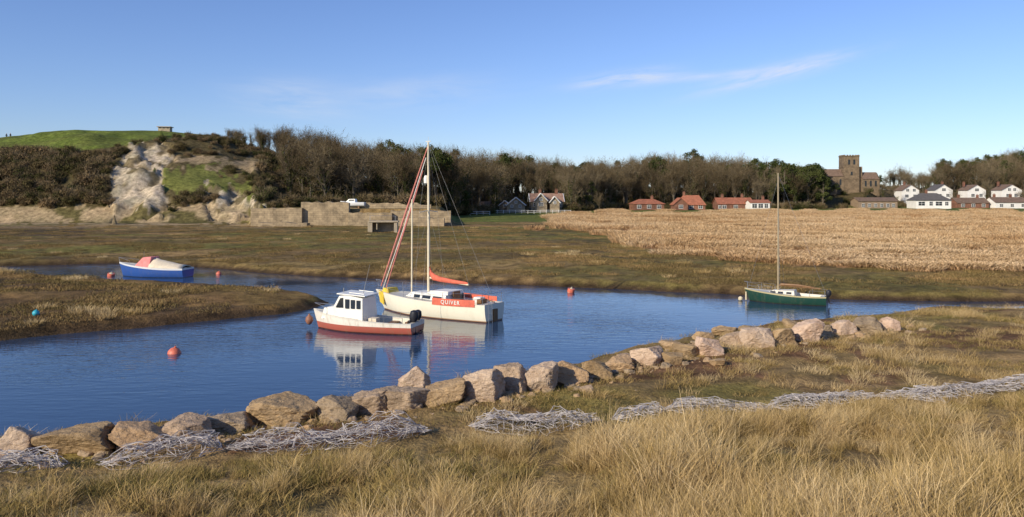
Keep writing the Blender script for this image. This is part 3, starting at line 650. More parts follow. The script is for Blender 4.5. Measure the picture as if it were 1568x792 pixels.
mb=MB(); cabin(mb,3.2,4.0,.9,.35,1.0,1.28,.1,.1,.05); mb.obj('anchor_cover',[yellow],Y,bevel=.03)
mb=MB(); mb.add([(3.45,.50,.35),(3.95,.28,.45),(4.15,.2,1.1),(3.5,.52,1.05)],[(0,1,2,3)]); o=mb.obj('bow_fender_cloth',[yellow],Y); o.modifiers.new('s','SOLIDIFY').thickness=.05
mb=MB(); mb.box((-3.95,0,.25),(.07,.35,.8)); mb.tube([(-3.9,0,1.0),(-3.0,0,1.15)],.03,6); mb.obj('rudder_and_tiller',[wood],Y)
mb=MB()
for sg_ in(-.16,.16): mb.tube([(-3.98,.5+sg_,1.2),(-4.02,.5+sg_,.0)],.015,5)
for k in range(4): mb.tube([(-4.0,.34,.15+.28*k),(-4.0,.66,.15+.28*k)],.013,5)
mb.obj('boarding_ladder',[steel],Y)
mb=MB(); mb.tube([(-1.9,.2,.5),(-1.9,.2,1.35)],.12,8); mb.box((-2.6,-.4,.95),(.5,.4,.35),1); mb.box((-3.3,.3,1.0),(.3,.5,.3),2); mb.obj('cockpit_clutter',[blk,white,wood],Y,bevel=.03)
# ---- cabin boat
Bt=empty('cabin_fishing_boat',(-7.0,38.5,0),rad(163))
hm=hullmat('cabin_boat_hull_mat',[(-1,(.10,.03,.02)),(.05,(.42,.11,.075)),(.34,(.74,.69,.60))],rim=(.66,.62,.53),rimw=.05,dirt=.6)
sh=hull(Bt,5.3,2.0,.52,.50,.92,.3,[hm,cream],cockpit=(.06,.50),floor=.18,rake=.05,tw=.8,full=2.4)
mb=MB()
prof=[(-.15,.58),(-.1,1.62),(.75,1.75),(1.15,1.70),(1.45,1.18),(2.05,1.08),(2.2,.72)]
wd_=[.78,.68,.66,.64,.66,.50,.42]; n=len(prof)
vs=[(a,-w,c) for (a,c),w in zip(prof,wd_)]+[(a,w,c) for (a,c),w in zip(prof,wd_)]
fs=[(i,i+1,n+i+1,n+i) for i in range(n-1)]+[(0,n,2*n-1,n-1)]
low=[(a,-max(w,.5)-.02,.56) for (a,c),w in zip(prof,wd_)]+[(a,max(w,.5)+.02,.56) for (a,c),w in zip(prof,wd_)]
vs+=low
for i in range(n-1): fs.append((2*n+i,2*n+i+1,i+1,i)); fs.append((3*n+i,n+i,n+i+1,3*n+i+1))
mb.add(vs,fs); mb.obj('wheelhouse',[white],Bt)
mb=MB(); mb.box((.5,0,1.765),(1.5,1.45,.05),ry=-.06); mb.tube([(-.1,.5,1.8),(.7,.5,1.86)],.02,5); mb.tube([(-.1,-.5,1.8),(.7,-.5,1.86)],.02,5); mb.obj('wheelhouse_roof',[white],Bt,bevel=.02)
mb=MB()
for sg_ in(1,-1):
    for (xa,xb,za,zb) in [(.0,.2,1.12,1.52),(.3,.5,1.12,1.54),(.6,.8,1.12,1.56)]:
        mb.box(((xa+xb)/2,sg_*.705,(za+zb)/2),(xb-xa,.03,zb-za))
    mb.add([(.93,sg_*.705,1.15),(1.32,sg_*.70,1.15),(1.08,sg_*.675,1.6),(.93,sg_*.675,1.62)],[(0,1,2,3)])
for ya,yb in((-.55,-.08),(.08,.55)):
    mb.add([(1.47-.03,ya,1.24),(1.47-.03,yb,1.24),(1.19,yb,1.66),(1.19,ya,1.66)],[(0,1,2,3)])
mb.obj('windows',[glass],Bt)
mb=MB(); 
def outboard(mb,x,z,y=0,tilt=.4,s=1):
    mb.tube([(x-.15*s,y,z+.05*s),(x-.18*s,y,z+.15*s),(x-.22*s,y,z+.35*s),(x-.24*s,y,z+.55*s),(x-.24*s,y,z+.62*s)],[.10*s,.19*s,.23*s,.19*s,.06*s],12,sq=.75)
    mb.tube([(x-.18*s,y,z+.1*s),(x-.28*s,y,z-.45*s)],[.09*s,.05*s],8); mb.tube([(x-.15*s,y,z-.42*s),(x-.48*s,y,z-.5*s)],[.05*s,.035*s],8)
    for k in range(3):
        a=k*2.09; mb.box((x-.5*s,y+math.cos(a)*.09*s,z-.5*s+math.sin(a)*.09*s),(.02,.09*s,.06*s),0)
    mb.box((x-.02,y,z+.0),(.14*s,.25*s,.25*s))
outboard(mb,-2.3,.5,-.35,s=.9); outboard(mb,-2.35,.5,.25,s=1.0); mb.obj('outboard_motors',[blk],Bt,True)
mb=MB(); mb.tube([(.2,0,1.8),(-.15,0,3.2)],[.014,.006],5); mb.tube([(1.1,.3,1.75),(1.1,.3,2.05)],.02,5); mb.obj('antenna',[wire],Bt)
mb=MB(); rail(mb,sh,[.08,.25,.42],.28,(.28,),.014); 
p=sh(.98); q=sh(.82); mb.tube([(q[0],q[1],q[2]),(q[0],q[1]-.05,q[2]+.3),(p[0]+.05,.0,p[2]+.32),(q[0],-q[1]+.05,q[2]+.3),(q[0],-q[1],q[2])],.015,5); mb.obj('grab_rails',[steel],Bt)
mb=MB(); mb.box((-1.2,0,.38),(.35,1.5,.06)); mb.box((-.6,.45,.45),(.4,.4,.5),1); mb.box((-2.35,0,.42),(.12,1.3,.35)); mb.obj('cockpit_seats',[wood,canvas],Bt)
mb=MB(); pb=sh(1.0)
mb.lathe([(.05,.02),(.1,.12),(.25,.19),(.4,.17),(.5,.07),(.58,.04)],(pb[0]+.12,.22,.12),14); mb.obj('bow_fender',[simple('brown_fender_mat',(.28,.12,.07),.6,.3,6)],Bt,True)
# ---- blue boat
Bb=empty('blue_motor_boat',(X(238,64.2),64.2,0),rad(171))
hm=hullmat('blue_hull_mat',[(-1,(.02,.04,.10)),(.04,(.03,.09,.32)),(.70,(.03,.09,.32))],rim=(.7,.7,.68),rimw=.11,dirt=.2)
sh=hull(Bb,5.7,2.1,.72,.66,1.12,.35,[hm,cream],rake=.06,tw=.82,full=2.3)
mb=MB(); cabin(mb,.2,1.5,1.45,1.0,.85,1.42,.05,.5,.15); mb.obj('cuddy_cabin',[white],Bb,bevel=.05)
mb=MB(); mb.add([(.0,-.86,.80),(.0,.86,.80),(1.45,.66,.86),(1.45,-.66,.86),(.0,-.55,1.62),(.0,.55,1.62),(.85,.46,1.56),(.85,-.46,1.56)],[(0,1,5,4),(1,2,6,5),(2,3,7,6),(3,0,4,7),(4,5,6,7)]); mb.obj('faded_red_hood',[pinkm],Bb,bevel=.08)
mb=MB(); n=7; vs=[]
for i in range(n):
    t=i/(n-1); xx=.05-2.75*t; hz_=1.55-.62*t**.8
    for j,w in enumerate((-.98,-.8,-.4,0,.4,.8,.98)): vs.append((xx,w*(1.0-.14*t),.72+(hz_-.72)*(1-abs(w/.98)**2.2)+.02*math.sin(i*2.1+j)))
mb.add(vs,[(i*7+j,i*7+j+1,(i+1)*7+j+1,(i+1)*7+j) for i in range(n-1) for j in range(6)]); o=mb.obj('canvas_cover',[canvas],Bb,True); o.modifiers.new('s','SOLIDIFY').thickness=.02
mb=MB(); p=sh(.99); q=sh(.8)
for s_ in(1,-1): mb.tube([(q[0],s_*q[1]*.9,q[2]),(q[0],s_*q[1]*.9,q[2]+.35),(p[0]+.1,0,p[2]+.4),(p[0],0,p[2])],.015,5)
mb.tube([(1.0,0,1.4),(1.0,0,2.0)],.012,5); mb.obj('bow_rail',[steel],Bb)
# ---- green sailing boat
Gb=empty('green_sailing_boat',(X(1206,48.4),48.4,0),rad(152))
hm=hullmat('green_hull_mat',[(-1,(.03,.03,.02)),(.04,(.014,.055,.04))],rim=(.46,.40,.22),rimw=.06,dirt=.3)
sh=hull(Gb,4.5,1.75,.52,.46,.76,.35,[hm,cream],cockpit=(.08,.42),floor=.25,rake=.07,tw=.6)
mb=MB(); cabin(mb,-.5,1.3,1.15,.7,.52,.80,.05,.5,.1); mb.obj('cabin',[cream],Gb,bevel=.04)
mb=MB()
for s_ in(1,-1):
    for xa in(-.3,.2,.65): mb.add([(xa,s_*(.575-.125*(xa+.5)-.01),.60),(xa+.3,s_*(.575-.125*(xa+.8)-.01),.60),(xa+.3,s_*(.575-.125*(xa+.8)-.05),.71),(xa,s_*(.575-.125*(xa+.5)-.05),.71)],[(0,1,2,3)])
mb.obj('cabin_windows',[glass],Gb)
mb=MB(); mb.tube([(.55,0,.78),(.55,0,7.9)],[.06,.045],8); mb.obj('mast',[grn],Gb,True)
mb=MB(); mb.tube([(.5,0,1.05),(-1.9,0,.95)],.04,8); mb.tube([(.4,.0,1.1),(-.6,.05,1.1),(-1.5,0,1.0)],[.08,.07,.04],8); mb.obj('boom_and_sail',[wood],Gb,True)
mb=MB(); mb.tube([(2.3,0,.85),(.55,0,7.5)],.005,4); mb.tube([(-2.2,0,.6),(.55,0,7.8)],.005,4)
for s_ in(1,-1): mb.tube([(.3,s_*.8,.55),(.55,0,5.8)],.005,4)
rail(mb,sh,[.68,.82,.96],.42,(.22,.42),.012); p=sh(.96); mb.tube([(p[0],p[1],p[2]+.42),(p[0]+.2,0,p[2]+.45),(p[0],-p[1],p[2]+.42)],.014,5)
rail(mb,sh,[.02,.2],.35,(.35,),.012); mb.obj('rigging_and_rails',[steel],Gb)
mb=MB(); outboard(mb,-2.2,.5,.25,s=.7); mb.obj('outboard_motor',[blk],Gb,True)
mb=MB(); mb.tube([(2.45,.1,.05),(2.45,.1,.55)],.05,8); mb.lathe([(0,.05),(.08,.14),(.2,.14),(.28,.05)],(2.75,.3,-.02),12); mb.obj('mooring_float',[creamb],Gb,True)
# ---- white boat ashore
xq=X(541,158); zq=float(Hh(np.array([xq]),np.array([158.]),False)[0])
Wb=empty('white_motor_boat',(xq,158,zq+.60),rad(172)); sh=hull(Wb,4.8,1.9,.6,.55,.85,.3,[hullmat('white_hull_mat',[(-1,(.5,.5,.5)),(.0,(.75,.75,.74))],dirt=.1),white],rake=.06)
mb=MB(); cabin(mb,-.6,1.5,1.5,1.0,.6,1.3,.1,.7,.15); mb.obj('cabin',[white],Wb,bevel=.04)
mb=MB()
for s_ in(1,-1): mb.add([(-.4,s_*.73,.85),(.9,s_*.62,.85),(.6,s_*.56,1.18),(-.35,s_*.645,1.18)],[(0,1,2,3)])
mb.obj('windows',[glass],Wb)
mb=MB(); mb.box((-1.3,0,-.4),(.3,1.4,.45)); mb.box((1.1,0,-.4),(.3,1.2,.45)); mb.obj('blocks',[wood],Wb)
# ---- buoys
def buoy(name,u_,v_,r,mat,z0=0.0,mat2=None,sink=.1):
    xx,yd=gp(u_,v_,z0); mb=MB(); mb.lathe([(-.9*r,.15*r),(-.6*r,.75*r),(-.1*r,1.0*r),(.3*r,.95*r),(.7*r,.68*r),(.95*r,.3*r),(1.0*r,.15*r),(1.2*r,.13*r),(1.22*r,.02*r)],(0,0,0),18)
    e=mb.obj(name,[mat],None,True); e.location=(xx,yd,z0+r*sink); e.rotation_euler=(.15,.2,0)
    m2=MB(); pts=[(math.cos(a)*r*.16,0,r*1.3+math.sin(a)*r*.16) for a in np.linspace(0,6.28,13)]; m2.tube(pts,r*.04,5); m2.tube([(.0,0,-.85*r),(.5*r,.8*r,-1.2*r)],r*.06,5); m2.obj('shackle_ring',[steel],e)
    if mat2:
        m3=MB(); m3.lathe([(-.25*r,1.01*r),(.0,1.03*r),(.2,1.0*r)],(0,0,0),18); m3.obj('band',[mat2],e,True)
buoy('mooring_buoy',267,541,.28,orange,sink=-.1); buoy('mooring_buoy',335,420,.22,orange); buoy('mooring_buoy',874,448,.24,creamb,0,orange,.3); buoy('mooring_buoy',170,423,.27,creamb,0,orange); buoy('mooring_buoy',55,484,.17,cyan,.5,sink=.8)
# ================================================================== WALLS / SLUICE / FENCE
def stonemat(name,c1,c2,mortar,scale=1.2,row=.35,bw=.7):
    m,nt,b=newmat(name); tc=nt.nodes.new('ShaderNodeTexCoord'); mp=nt.nodes.new('ShaderNodeMapping'); mp.inputs['Rotation'].default_value=(rad(90),0,0); nt.links.new(tc.outputs['Object'],mp.inputs[0])
    br=nt.nodes.new('ShaderNodeTexBrick'); br.inputs['Scale'].default_value=scale; br.inputs['Row Height'].default_value=row; br.inputs['Brick Width'].default_value=bw; br.inputs['Mortar Size'].default_value=.015
    br.inputs['Color1'].default_value=(*c1,1); br.inputs['Color2'].default_value=(*c2,1); br.inputs['Mortar'].default_value=(*mortar,1); nt.links.new(mp.outputs[0],br.inputs[0])
    f=noise(nt,.6,6,.7); c=mixc(nt,1.0,br.outputs['Color'],ramp(nt,f,[(.3,(.45,.43,.40)),(.7,(1.3,1.25,1.15))]),'MULTIPLY'); nt.links.new(c,b.inputs['Base Color']); b.inputs['Roughness'].default_value=.9; bump(nt,b,f,.4,.1); return m
quay=stonemat('quay_stone_mat',(.42,.33,.215),(.31,.245,.16),(.16,.125,.085),1.0,.4,1.1); conc=simple('concrete_mat',(.40,.33,.23),.9,.35,1.2,bmp=.4)
def wall(name,u0,u1,yd,zt,zb=.2,th=1.4,mat=quay,ruin=.10):
    x0,x1=X(u0,yd),X(u1,yd); L=x1-x0; n=max(3,int(L/.9)); vs=[];fs=[]
    for i in range(n+1):
        xx=L*i/n-L/2; top=zt+rs.uniform(-ruin,ruin)
        vs+=[(xx,-.12+rs.uniform(-.05,.05),zb),(xx,rs.uniform(-.04,.04),top),(xx,th,top+rs.uniform(-.05,.05)),(xx,th,zb)]
    for i in range(n):
        for j in range(3): a=i*4+j; fs.append((a,a+4,a+5,a+1))
    fs+=[(0,1,2,3),(n*4+3,n*4+2,n*4+1,n*4)]
    mb=MB(); mb.add(vs,fs); o=mb.obj(name,[mat]); o.location=((x0+x1)/2,yd,0); return o
wall('quay_wall',384,462,148.5,Zat(319,148.5)); wall('quay_wall',461,534,149.5,Zat(310,149.5),ruin=.2); wall('quay_wall',533,600,149.0,Zat(326,149)); wall('quay_wall',598,690,150.0,Zat(323,150))
wall('ruined_stone_wall',535,660,158,4.9,3.8,.6,ruin=.3); wall('stone_pier_base',395,470,145,1.6,.2,2.2,ruin=.2); wall('stone_pier_base',610,680,147,2.4,.2,1.6,ruin=.2)
xs_=X(587,122); e=empty('concrete_sluice',(xs_,122,.6),rad(4))
mb=MB(); mb.box((-1.9,0,.75),(.7,2.2,2.3)); mb.box((1.95,0,.7),(.5,2.2,2.2)); mb.box((0.1,0,1.97),(4.5,2.4,.22)); mb.box((.1,.95,.7),(3.4,.25,2.2)); mb.box((-.9,-.3,1.3),(.16,1.2,1.1)); mb.obj('piers_and_slab',[conc],e,bevel=.04)
mb=MB(); mb.tube([(-1.9,-1.1,2.1),(-1.9,-1.1,2.9)],.03,6); mb.tube([(1.9,-1.1,2.1),(1.9,-1.1,2.9)],.03,6); mb.tube([(-1.9,-1.1,2.85),(1.9,-1.1,2.85)],.025,6); mb.obj('handrail',[steel],e)
whitep=simple('white_paint_mat',(.75,.74,.70),.6,.15,2)
def fence(u0,u1,yd,h=1.1,sp=1.8,mat=whitep):
    x0,x1=X(u0,yd),X(u1,yd); n=int((x1-x0)/sp); mb=MB()
    xs=np.linspace(x0,x1,n+1); zs=Hh(xs,np.full(n+1,yd),False)
    for a,b_ in zip(xs,zs): mb.box((a,yd,b_+h/2),(.12,.12,h))
    for hh in(.45,.95):
        mb.tube([(a,yd-.08,b_+hh) for a,b_ in zip(xs,zs)],.055,4)
    mb.obj('white_rail_fence',[mat])
fence(752,874,243); fence(690,750,228,1.0)
# ================================================================== BUILDINGS
tile_r=simple('red_roof_tile_mat',(.36,.13,.07),.85,.35,1.2,bmp=.3); tile_b=simple('brown_roof_tile_mat',(.19,.125,.085),.85,.35,1.2,bmp=.3); tile_p=simple('cottage_roof_tile_mat',(.30,.18,.125),.85,.35,1.2,bmp=.3); slate=simple('slate_roof_mat',(.11,.10,.095),.85,.3,1.2); stonew=stonemat('cottage_stone_mat',(.42,.34,.24),(.32,.26,.18),(.2,.17,.13)); render_w=simple('white_render_mat',(.80,.77,.71),.8,.12,.6); brick=stonemat('red_brick_mat',(.26,.11,.07),(.2,.09,.06),(.2,.17,.13),4); church=stonemat('church_stone_mat',(.25,.185,.12),(.19,.14,.092),(.10,.08,.055)); brownw=simple('brown_render_mat',(.28,.20,.13),.85,.25,1)
def house(name,u_,yd,vb,w,dp,hw,hr,wm,rm,rz=0,front_gable=False,hip=0,wins=None,door=None,chim=(),barge=False,z=None):
    xx=X(u_,yd); zb=Zat(vb,yd) if z is None else z; e=empty(name,(xx,yd,zb),rz)
    W,D=(w,dp) if not front_gable else (dp,w)
    R=Matrix.Rotation(math.pi/2 if front_gable else 0,3,'Z'); T=lambda p: tuple(R@Vector(p))
    mb=MB(); a,b_=W/2,D/2
    vs=[(-a,-b_,-3),(a,-b_,-3),(a,b_,-3),(-a,b_,-3),(-a,-b_,hw),(a,-b_,hw),(a,b_,hw),(-a,b_,hw),(-a+hip*.98,0,hw+hr*.97),(a-hip*.98,0,hw+hr*.97)]
    fs=[(0,1,5,4),(2,3,7,6),(1,2,6,9,5) if not hip else (1,2,6,5),(3,0,4,8,7) if not hip else (3,0,4,7)]
    mb.add([T(p) for p in vs],fs); mb.obj('walls',[wm],e)
    mb=MB(); ov=.35; k=hr/b_; 
    A_=[(-a-ov,-b_-ov,hw-ov*k),(a+ov,-b_-ov,hw-ov*k),(a+ov-hip if hip else a+ov,0,hw+hr),(-a-ov+hip if hip else -a-ov,0,hw+hr),(-a-ov,b_+ov,hw-ov*k),(a+ov,b_+ov,hw-ov*k)]
    top=[(p[0],p[1],p[2]+.14) for p in A_]; vs=A_+top
    fs=[(6,7,8,9),(9,8,11,10),(0,1,2,3),(3,2,5,4),(0,1,7,6),(4,5,11,10)]
    fs+= [(6,9,10),(7,11,8)] if hip else [(0,6,9,3),(3,9,10,4),(1,7,8,2),(2,8,11,5)]
    mb.add([T(p) for p in vs],fs); mb.obj('roof',[rm],e)
    if barge:
        mb=MB()
        for sx_ in(-1,1):
            for sy_ in(-1,1): 
                p0=Vector((sx_*(a+ov+.04),sy_*(b_+ov),hw-ov*k+.02)); p1=Vector((sx_*(a+ov+.04),0,hw+hr+.02)); mb.tube([T(p0),T(p1)],.17,4)
        mb.obj('bargeboards',[whitep],e)
    mb=MB(); yf=-(dp/2)
    for (wx,wz,ww,wh) in (wins or []):
        mb.box((wx,yf-.02,wz),(ww+.24,.06,wh+.24),0); mb.box((wx,yf-.045,wz),(ww,.06,wh),1); mb.box((wx,yf-.085,wz),(.09,.03,wh),0); mb.box((wx,yf-.084,wz),(ww,.025,.08),0)
    if door: mb.box((door,yf-.03,1.0),(.95,.08,2.05),2)
    if mb.v: mb.obj('windows_and_door',[whitep,glass,wood],e)
    if chim:
        mb=MB()
        for (cx,cy) in chim:
            mb.box((cx,cy,hw+hr+.2),(.9,.6,1.9)); mb.box((cx,cy,hw+hr+1.2),(1.02,.72,.12))
            for q_ in(-.22,.22): mb.lathe([(0,.12),(.4,.09)],(cx+q_,cy,hw+hr+1.26),8)
        mb.obj('chimney',[brick],e)
    return e
house('stone_cottage',836,262,320,10.5,6.5,2.6,2.4,stonew,tile_p,rz=.08,wins=[(-4,1.5,.9,1.0),(-1.2,1.5,.9,1.0),(1.8,1.5,.9,1.0),(4.1,1.5,.8,1.0)],door=.4,chim=[(-2.0,0),(3.4,0)],barge=True)
house('stone_cottage',828,258,320,3.8,5,2.9,2.1,stonew,tile_p,front_gable=True,wins=[(0,3.1,.8,.8),(0,1.5,1.2,.9)],barge=True)
house('stone_cottage',849,257.5,320,3.0,4,2.3,1.7,stonew,tile_p,front_gable=True,wins=[(0,2.1,.7,.8)],barge=True)
house('stone_cottage',790,258,321,5.8,6,1.6,2.3,stonew,tile_p,front_gable=True,wins=[(-1.3,1.1,.6,.7),(1.3,1.1,.6,.7),(0,2.4,.6,.6)],barge=True)
house('stone_cottage',773,262,321,4.2,5,1.3,1.6,stonew,tile_p,front_gable=True,wins=[(0,1.2,.7,.7)],barge=True)
house('garden_shed',742,250,320,3,2.4,1.5,.7,render_w,tile_b)
W4=lambda w,z=1.5:[(-w*.33,z,1.3,1.1),(0,z,1.3,1.1),(w*.33,z,1.3,1.1)]
house('red_roof_bungalow',990,288,323,11,7,2.6,1.5,brick,tile_r,rz=.1,hip=3,wins=W4(11),chim=[(2,0)])
house('red_roof_bungalow',1058,292,323,10,8,2.4,3.2,brick,tile_r,rz=-.2,hip=2.5,wins=W4(10),chim=[(-2.5,0)])
house('red_roof_bungalow',1040,286,323,5,6,2.4,2.2,brick,tile_r,front_gable=True,wins=[(0,1.5,1.3,1.1)])
house('red_roof_terrace',1122,296,323,13,7,2.7,2.1,brick,tile_r,rz=.05,wins=W4(13)+[(-6,1.5,.9,1)],chim=[(-4,0),(3.5,0)])
house('white_house',1160,290,322,7,6,2.8,.9,render_w,tile_r,wins=[(-2,1.6,1.6,1.4),(.2,1.6,1.6,1.4),(2.2,1.6,1.2,1.4)],chim=[(2.2,1)])
house('brown_long_house',1338,325,322,16,7,3.8,1.3,brownw,tile_b,rz=.03,wins=[(-6,2,1,1.2),(-3.5,2,1,1.2),(-1,2,1,1.2),(1.5,2,1,1.2),(4,2,1,1.2),(6.3,2,1,1.2)])
house('white_house',1422,322,319,13.5,9,3.3,2.7,render_w,slate,rz=-.08,hip=4,wins=[(-4.6,1.9,2.4,1.5),(-1,1.9,1.2,1.5),(2.0,1.9,2.4,1.5),(5,1.9,1.2,1.4)],chim=[(-1,0)])
house('white_gabled_house',1388,362,305,7.5,8,4.0,2.4,render_w,tile_b,front_gable=True,wins=[(-1.8,1.4,1.4,1.2),(1.8,1.4,1.4,1.2),(-1.5,4.0,1.2,1.1),(1.5,4.0,1.2,1.1)],chim=[(0,2)])
house('white_gabled_house',1438,364,304,8,8,3.8,2.5,render_w,slate,front_gable=True,wins=[(-1.8,1.4,1.4,1.2),(1.8,1.4,1.4,1.2),(0,4.0,1.6,1.1)],chim=[(2.5,2)])
house('white_gabled_house',1488,362,304,8,8,3.8,2.3,render_w,tile_b,front_gable=True,wins=[(-1.8,1.4,1.4,1.2),(1.8,1.4,1.4,1.2),(0,3.9,1.6,1.1)],chim=[(-2.5,2)])
house('white_gabled_house',1541,360,304,9,8,3.8,2.4,render_w,tile_b,front_gable=True,wins=[(-1.8,1.4,1.4,1.2),(1.8,1.4,1.4,1.2),(-1.2,4.0,1.2,1.1),(1.2,4.0,1.2,1.1)],chim=[(-2.5,2)])
house('brick_terrace',1482,335,320,13,8,2.6,2.0,brick,tile_b,wins=W4(13),chim=[(-4,0),(4,0)])
house('brick_terrace',1540,333,320,14,8,2.8,2.0,render_w,tile_b,rz=.05,wins=W4(14),chim=[(-5,0),(2,0)])
house('brick_terrace',1610,333,320,14,8,2.8,2.2,brick,tile_r,wins=W4(14),chim=[(-5,0)])
house('white_gabled_house',1600,362,304,9,8,3.8,2.4,render_w,tile_b,front_gable=True,wins=[(-1.8,1.4,1.4,1.2),(1.8,1.4,1.4,1.2)])
ch=empty('stone_church',(X(1300,352),352,Zat(292,352)),rad(-4))
mb=MB(); tw_=6.6; th_=15.0
mb.box((0,0,th_/2-2),(tw_,tw_,th_+4)); mb.box((0,0,5),(tw_+.25,tw_+.25,.25)); mb.box((0,0,10.2),(tw_+.25,tw_+.25,.25)); mb.box((0,0,th_+.1),(tw_+.4,tw_+.4,.3))
for i in range(6):
    for sgn in(-1,1):
        q=-tw_/2+.35+i*(tw_-.7)/5; mb.box((q,sgn*(tw_/2-.15),th_+.45),(.6,.35,.45)); mb.box((sgn*(tw_/2-.152),q,th_+.45),(.352,.59,.45))
mb.box((tw_/2+.7,-1.2,5),(1.9,1.9,11)); 
mb.obj('tower',[church],ch)
mb=MB()
for sx_ in(-1.1,1.1): mb.box((sx_,-tw_/2-.02,12.3),(.8,.12,1.8)); mb.tube([(sx_,-tw_/2-.08,13.2),(sx_,-tw_/2+.04,13.2)],.4,12)
mb.box((0,-tw_/2-.02,7.5),(.8,.12,1.5)); mb.obj('belfry_openings',[glass],ch)
def nave(name,cx,w,dp,hw,hr,rm):
    mb=MB(); a=w/2;b_=dp/2
    mb.add([(cx-a,-b_,-3),(cx+a,-b_,-3),(cx+a,b_,-3),(cx-a,b_,-3),(cx-a,-b_,hw),(cx+a,-b_,hw),(cx+a,b_,hw),(cx-a,b_,hw),(cx-a,0,hw+hr),(cx+a,0,hw+hr)],[(0,1,5,4),(2,3,7,6),(1,2,6,9,5),(3,0,4,8,7)]); mb.obj(name+'_walls',[church],ch)
    mb=MB(); k=hr/b_; mb.add([(cx-a+.3,-b_-.3,hw-.3*k+.1),(cx+a-.3,-b_-.3,hw-.3*k+.1),(cx+a-.3,0,hw+hr+.1),(cx-a+.3,0,hw+hr+.1),(cx+a-.3,b_+.3,hw-.3*k+.1),(cx-a+.3,b_+.3,hw-.3*k+.1)],[(0,1,2,3),(3,2,4,5)]); o=mb.obj(name+'_roof',[rm],ch); o.modifiers.new('s','SOLIDIFY').thickness=.15
    mb=MB()
    for q in np.linspace(cx-a+1.6,cx+a-1.6,3): mb.box((q,-b_-.02,hw*.55),(.8,.1,2.2)); mb.tube([(q,-b_-.08,hw*.55+1.1),(q,-b_+.04,hw*.55+1.1)],.4,10)
    mb.obj(name+'_windows',[glass],ch)
nave('nave',-8.0,9.5,7.0,6.4,3.0,tile_b); nave('chancel',8.2,7.5,6.2,5.2,2.8,tile_b)
mb=MB(); mb.box((-9,-5.2,1.0),(2.6,3,6)); mb.add([(-10.5,-6.9,3.9),(-7.5,-6.9,3.9),(-7.5,-3.6,3.9),(-10.5,-3.6,3.9),(-9,-6.9,5.4),(-9,-3.6,5.4)],[(0,1,4),(2,3,5),(0,4,5,3),(1,2,5,4)]); mb.obj('porch',[church],ch)
xb=X(253,243); zb=float(Hh(np.array([xb]),np.array([243.]),False)[0]); e=empty('hilltop_pillbox',(xb,243,zb-.35),.15)
mb=MB(); mb.box((0,0,.7),(3.4,2.8,1.5)); mb.box((0,0,1.5),(4.1,3.5,.22)); mb.obj('concrete_shell',[conc],e,bevel=.05)
mb=MB(); 
for q in(-1.1,0,1.1): mb.box((q,-1.41,1.15),(.6,.1,.22))
mb.obj('loopholes',[glass],e)
def person(u_,yd,coat,rz):
    xx=X(u_,yd); zz=float(Hh(np.array([xx]),np.array([yd]),False)[0]); e=empty('walking_person',(xx,yd,zz),rz)
    J=[(0,0,.92),(0,0,1.15),(0,.01,1.42),(0,.02,1.53),(0,.02,1.62),(.1,0,.88),(.11,.12,.5),(.11,.02,.08),(.11,.16,.03),(-.1,0,.88),(-.11,-.02,.5),(-.11,-.24,.1),(-.11,-.1,.04),(.19,.01,1.4),(.25,-.1,1.12),(.25,.06,.9),(-.19,.01,1.4),(-.25,.08,1.12),(-.25,.2,.92)]
    E=[(0,1),(1,2),(2,3),(3,4),(0,5),(5,6),(6,7),(7,8),(0,9),(9,10),(10,11),(11,12),(2,13),(13,14),(14,15),(2,16),(16,17),(17,18)]
    Rr=[.15,.15,.15,.06,.09,.10,.07,.05,.045,.10,.07,.05,.045,.075,.055,.04,.075,.055,.04]
    me=bpy.data.meshes.new('body'); me.from_pydata(J,E,[]); o=bpy.data.objects.new('body',me); link(o,e); sk=o.modifiers.new('s','SKIN'); 
    for i,sv in enumerate(me.skin_vertices[0].data): sv.radius=(Rr[i],Rr[i]*.8); sv.use_root=(i==0)
    sb=o.modifiers.new('ss','SUBSURF'); sb.levels=1; sb.render_levels=1; me.materials.append(coat)
    mb=MB(); mb.lathe([(-.12,.04),(-.09,.075),(0,.095),(.06,.1),(.11,.07),(.13,.02)],(0,.02,1.68),12); mb.obj('head',[simple('skin_mat',(.45,.28,.2),.6)],e,True)
person(10,242,simple('dark_coat_mat',(.03,.03,.05),.9),1.2); person(16,243,simple('brown_coat_mat',(.10,.05,.04),.9),1.3)
# ================================================================== CAMERA / LIGHT / SKY
cam=bpy.data.cameras.new('camera'); co=link(bpy.data.objects.new('camera',cam)); co.location=(0,0,EYE); co.rotation_euler=(rad(90),0,0)
cam.sensor_width=36; cam.lens=36*F0/1568; cam.shift_y=-(396-HV)/1568; cam.clip_end=6000; scene.camera=co
EL=25; AZ=225
sd=Vector((math.sin(rad(AZ))*math.cos(rad(EL)),math.cos(rad(AZ))*math.cos(rad(EL)),math.sin(rad(EL))))
sl=bpy.data.lights.new('sun','SUN'); sl.energy=5.0; sl.angle=rad(.5); sl.color=(1,.89,.70); so=link(bpy.data.objects.new('sun',sl)); so.rotation_euler=sd.to_track_quat('Z','Y').to_euler()
w=bpy.data.worlds.new('World'); scene.world=w; w.use_nodes=True; nt=w.node_tree; bg=nt.nodes['Background']
sk=nt.nodes.new('ShaderNodeTexSky'); sk.sky_type='NISHITA'; sk.sun_disc=False; sk.sun_elevation=rad(EL); sk.sun_rotation=rad(AZ); sk.air_density=1.0; sk.dust_density=.2; sk.ozone_density=1.6
tc=nt.nodes.new('ShaderNodeTexCoord'); sx=nt.nodes.new('ShaderNodeSeparateXYZ'); nt.links.new(tc.outputs['Generated'],sx.inputs[0])
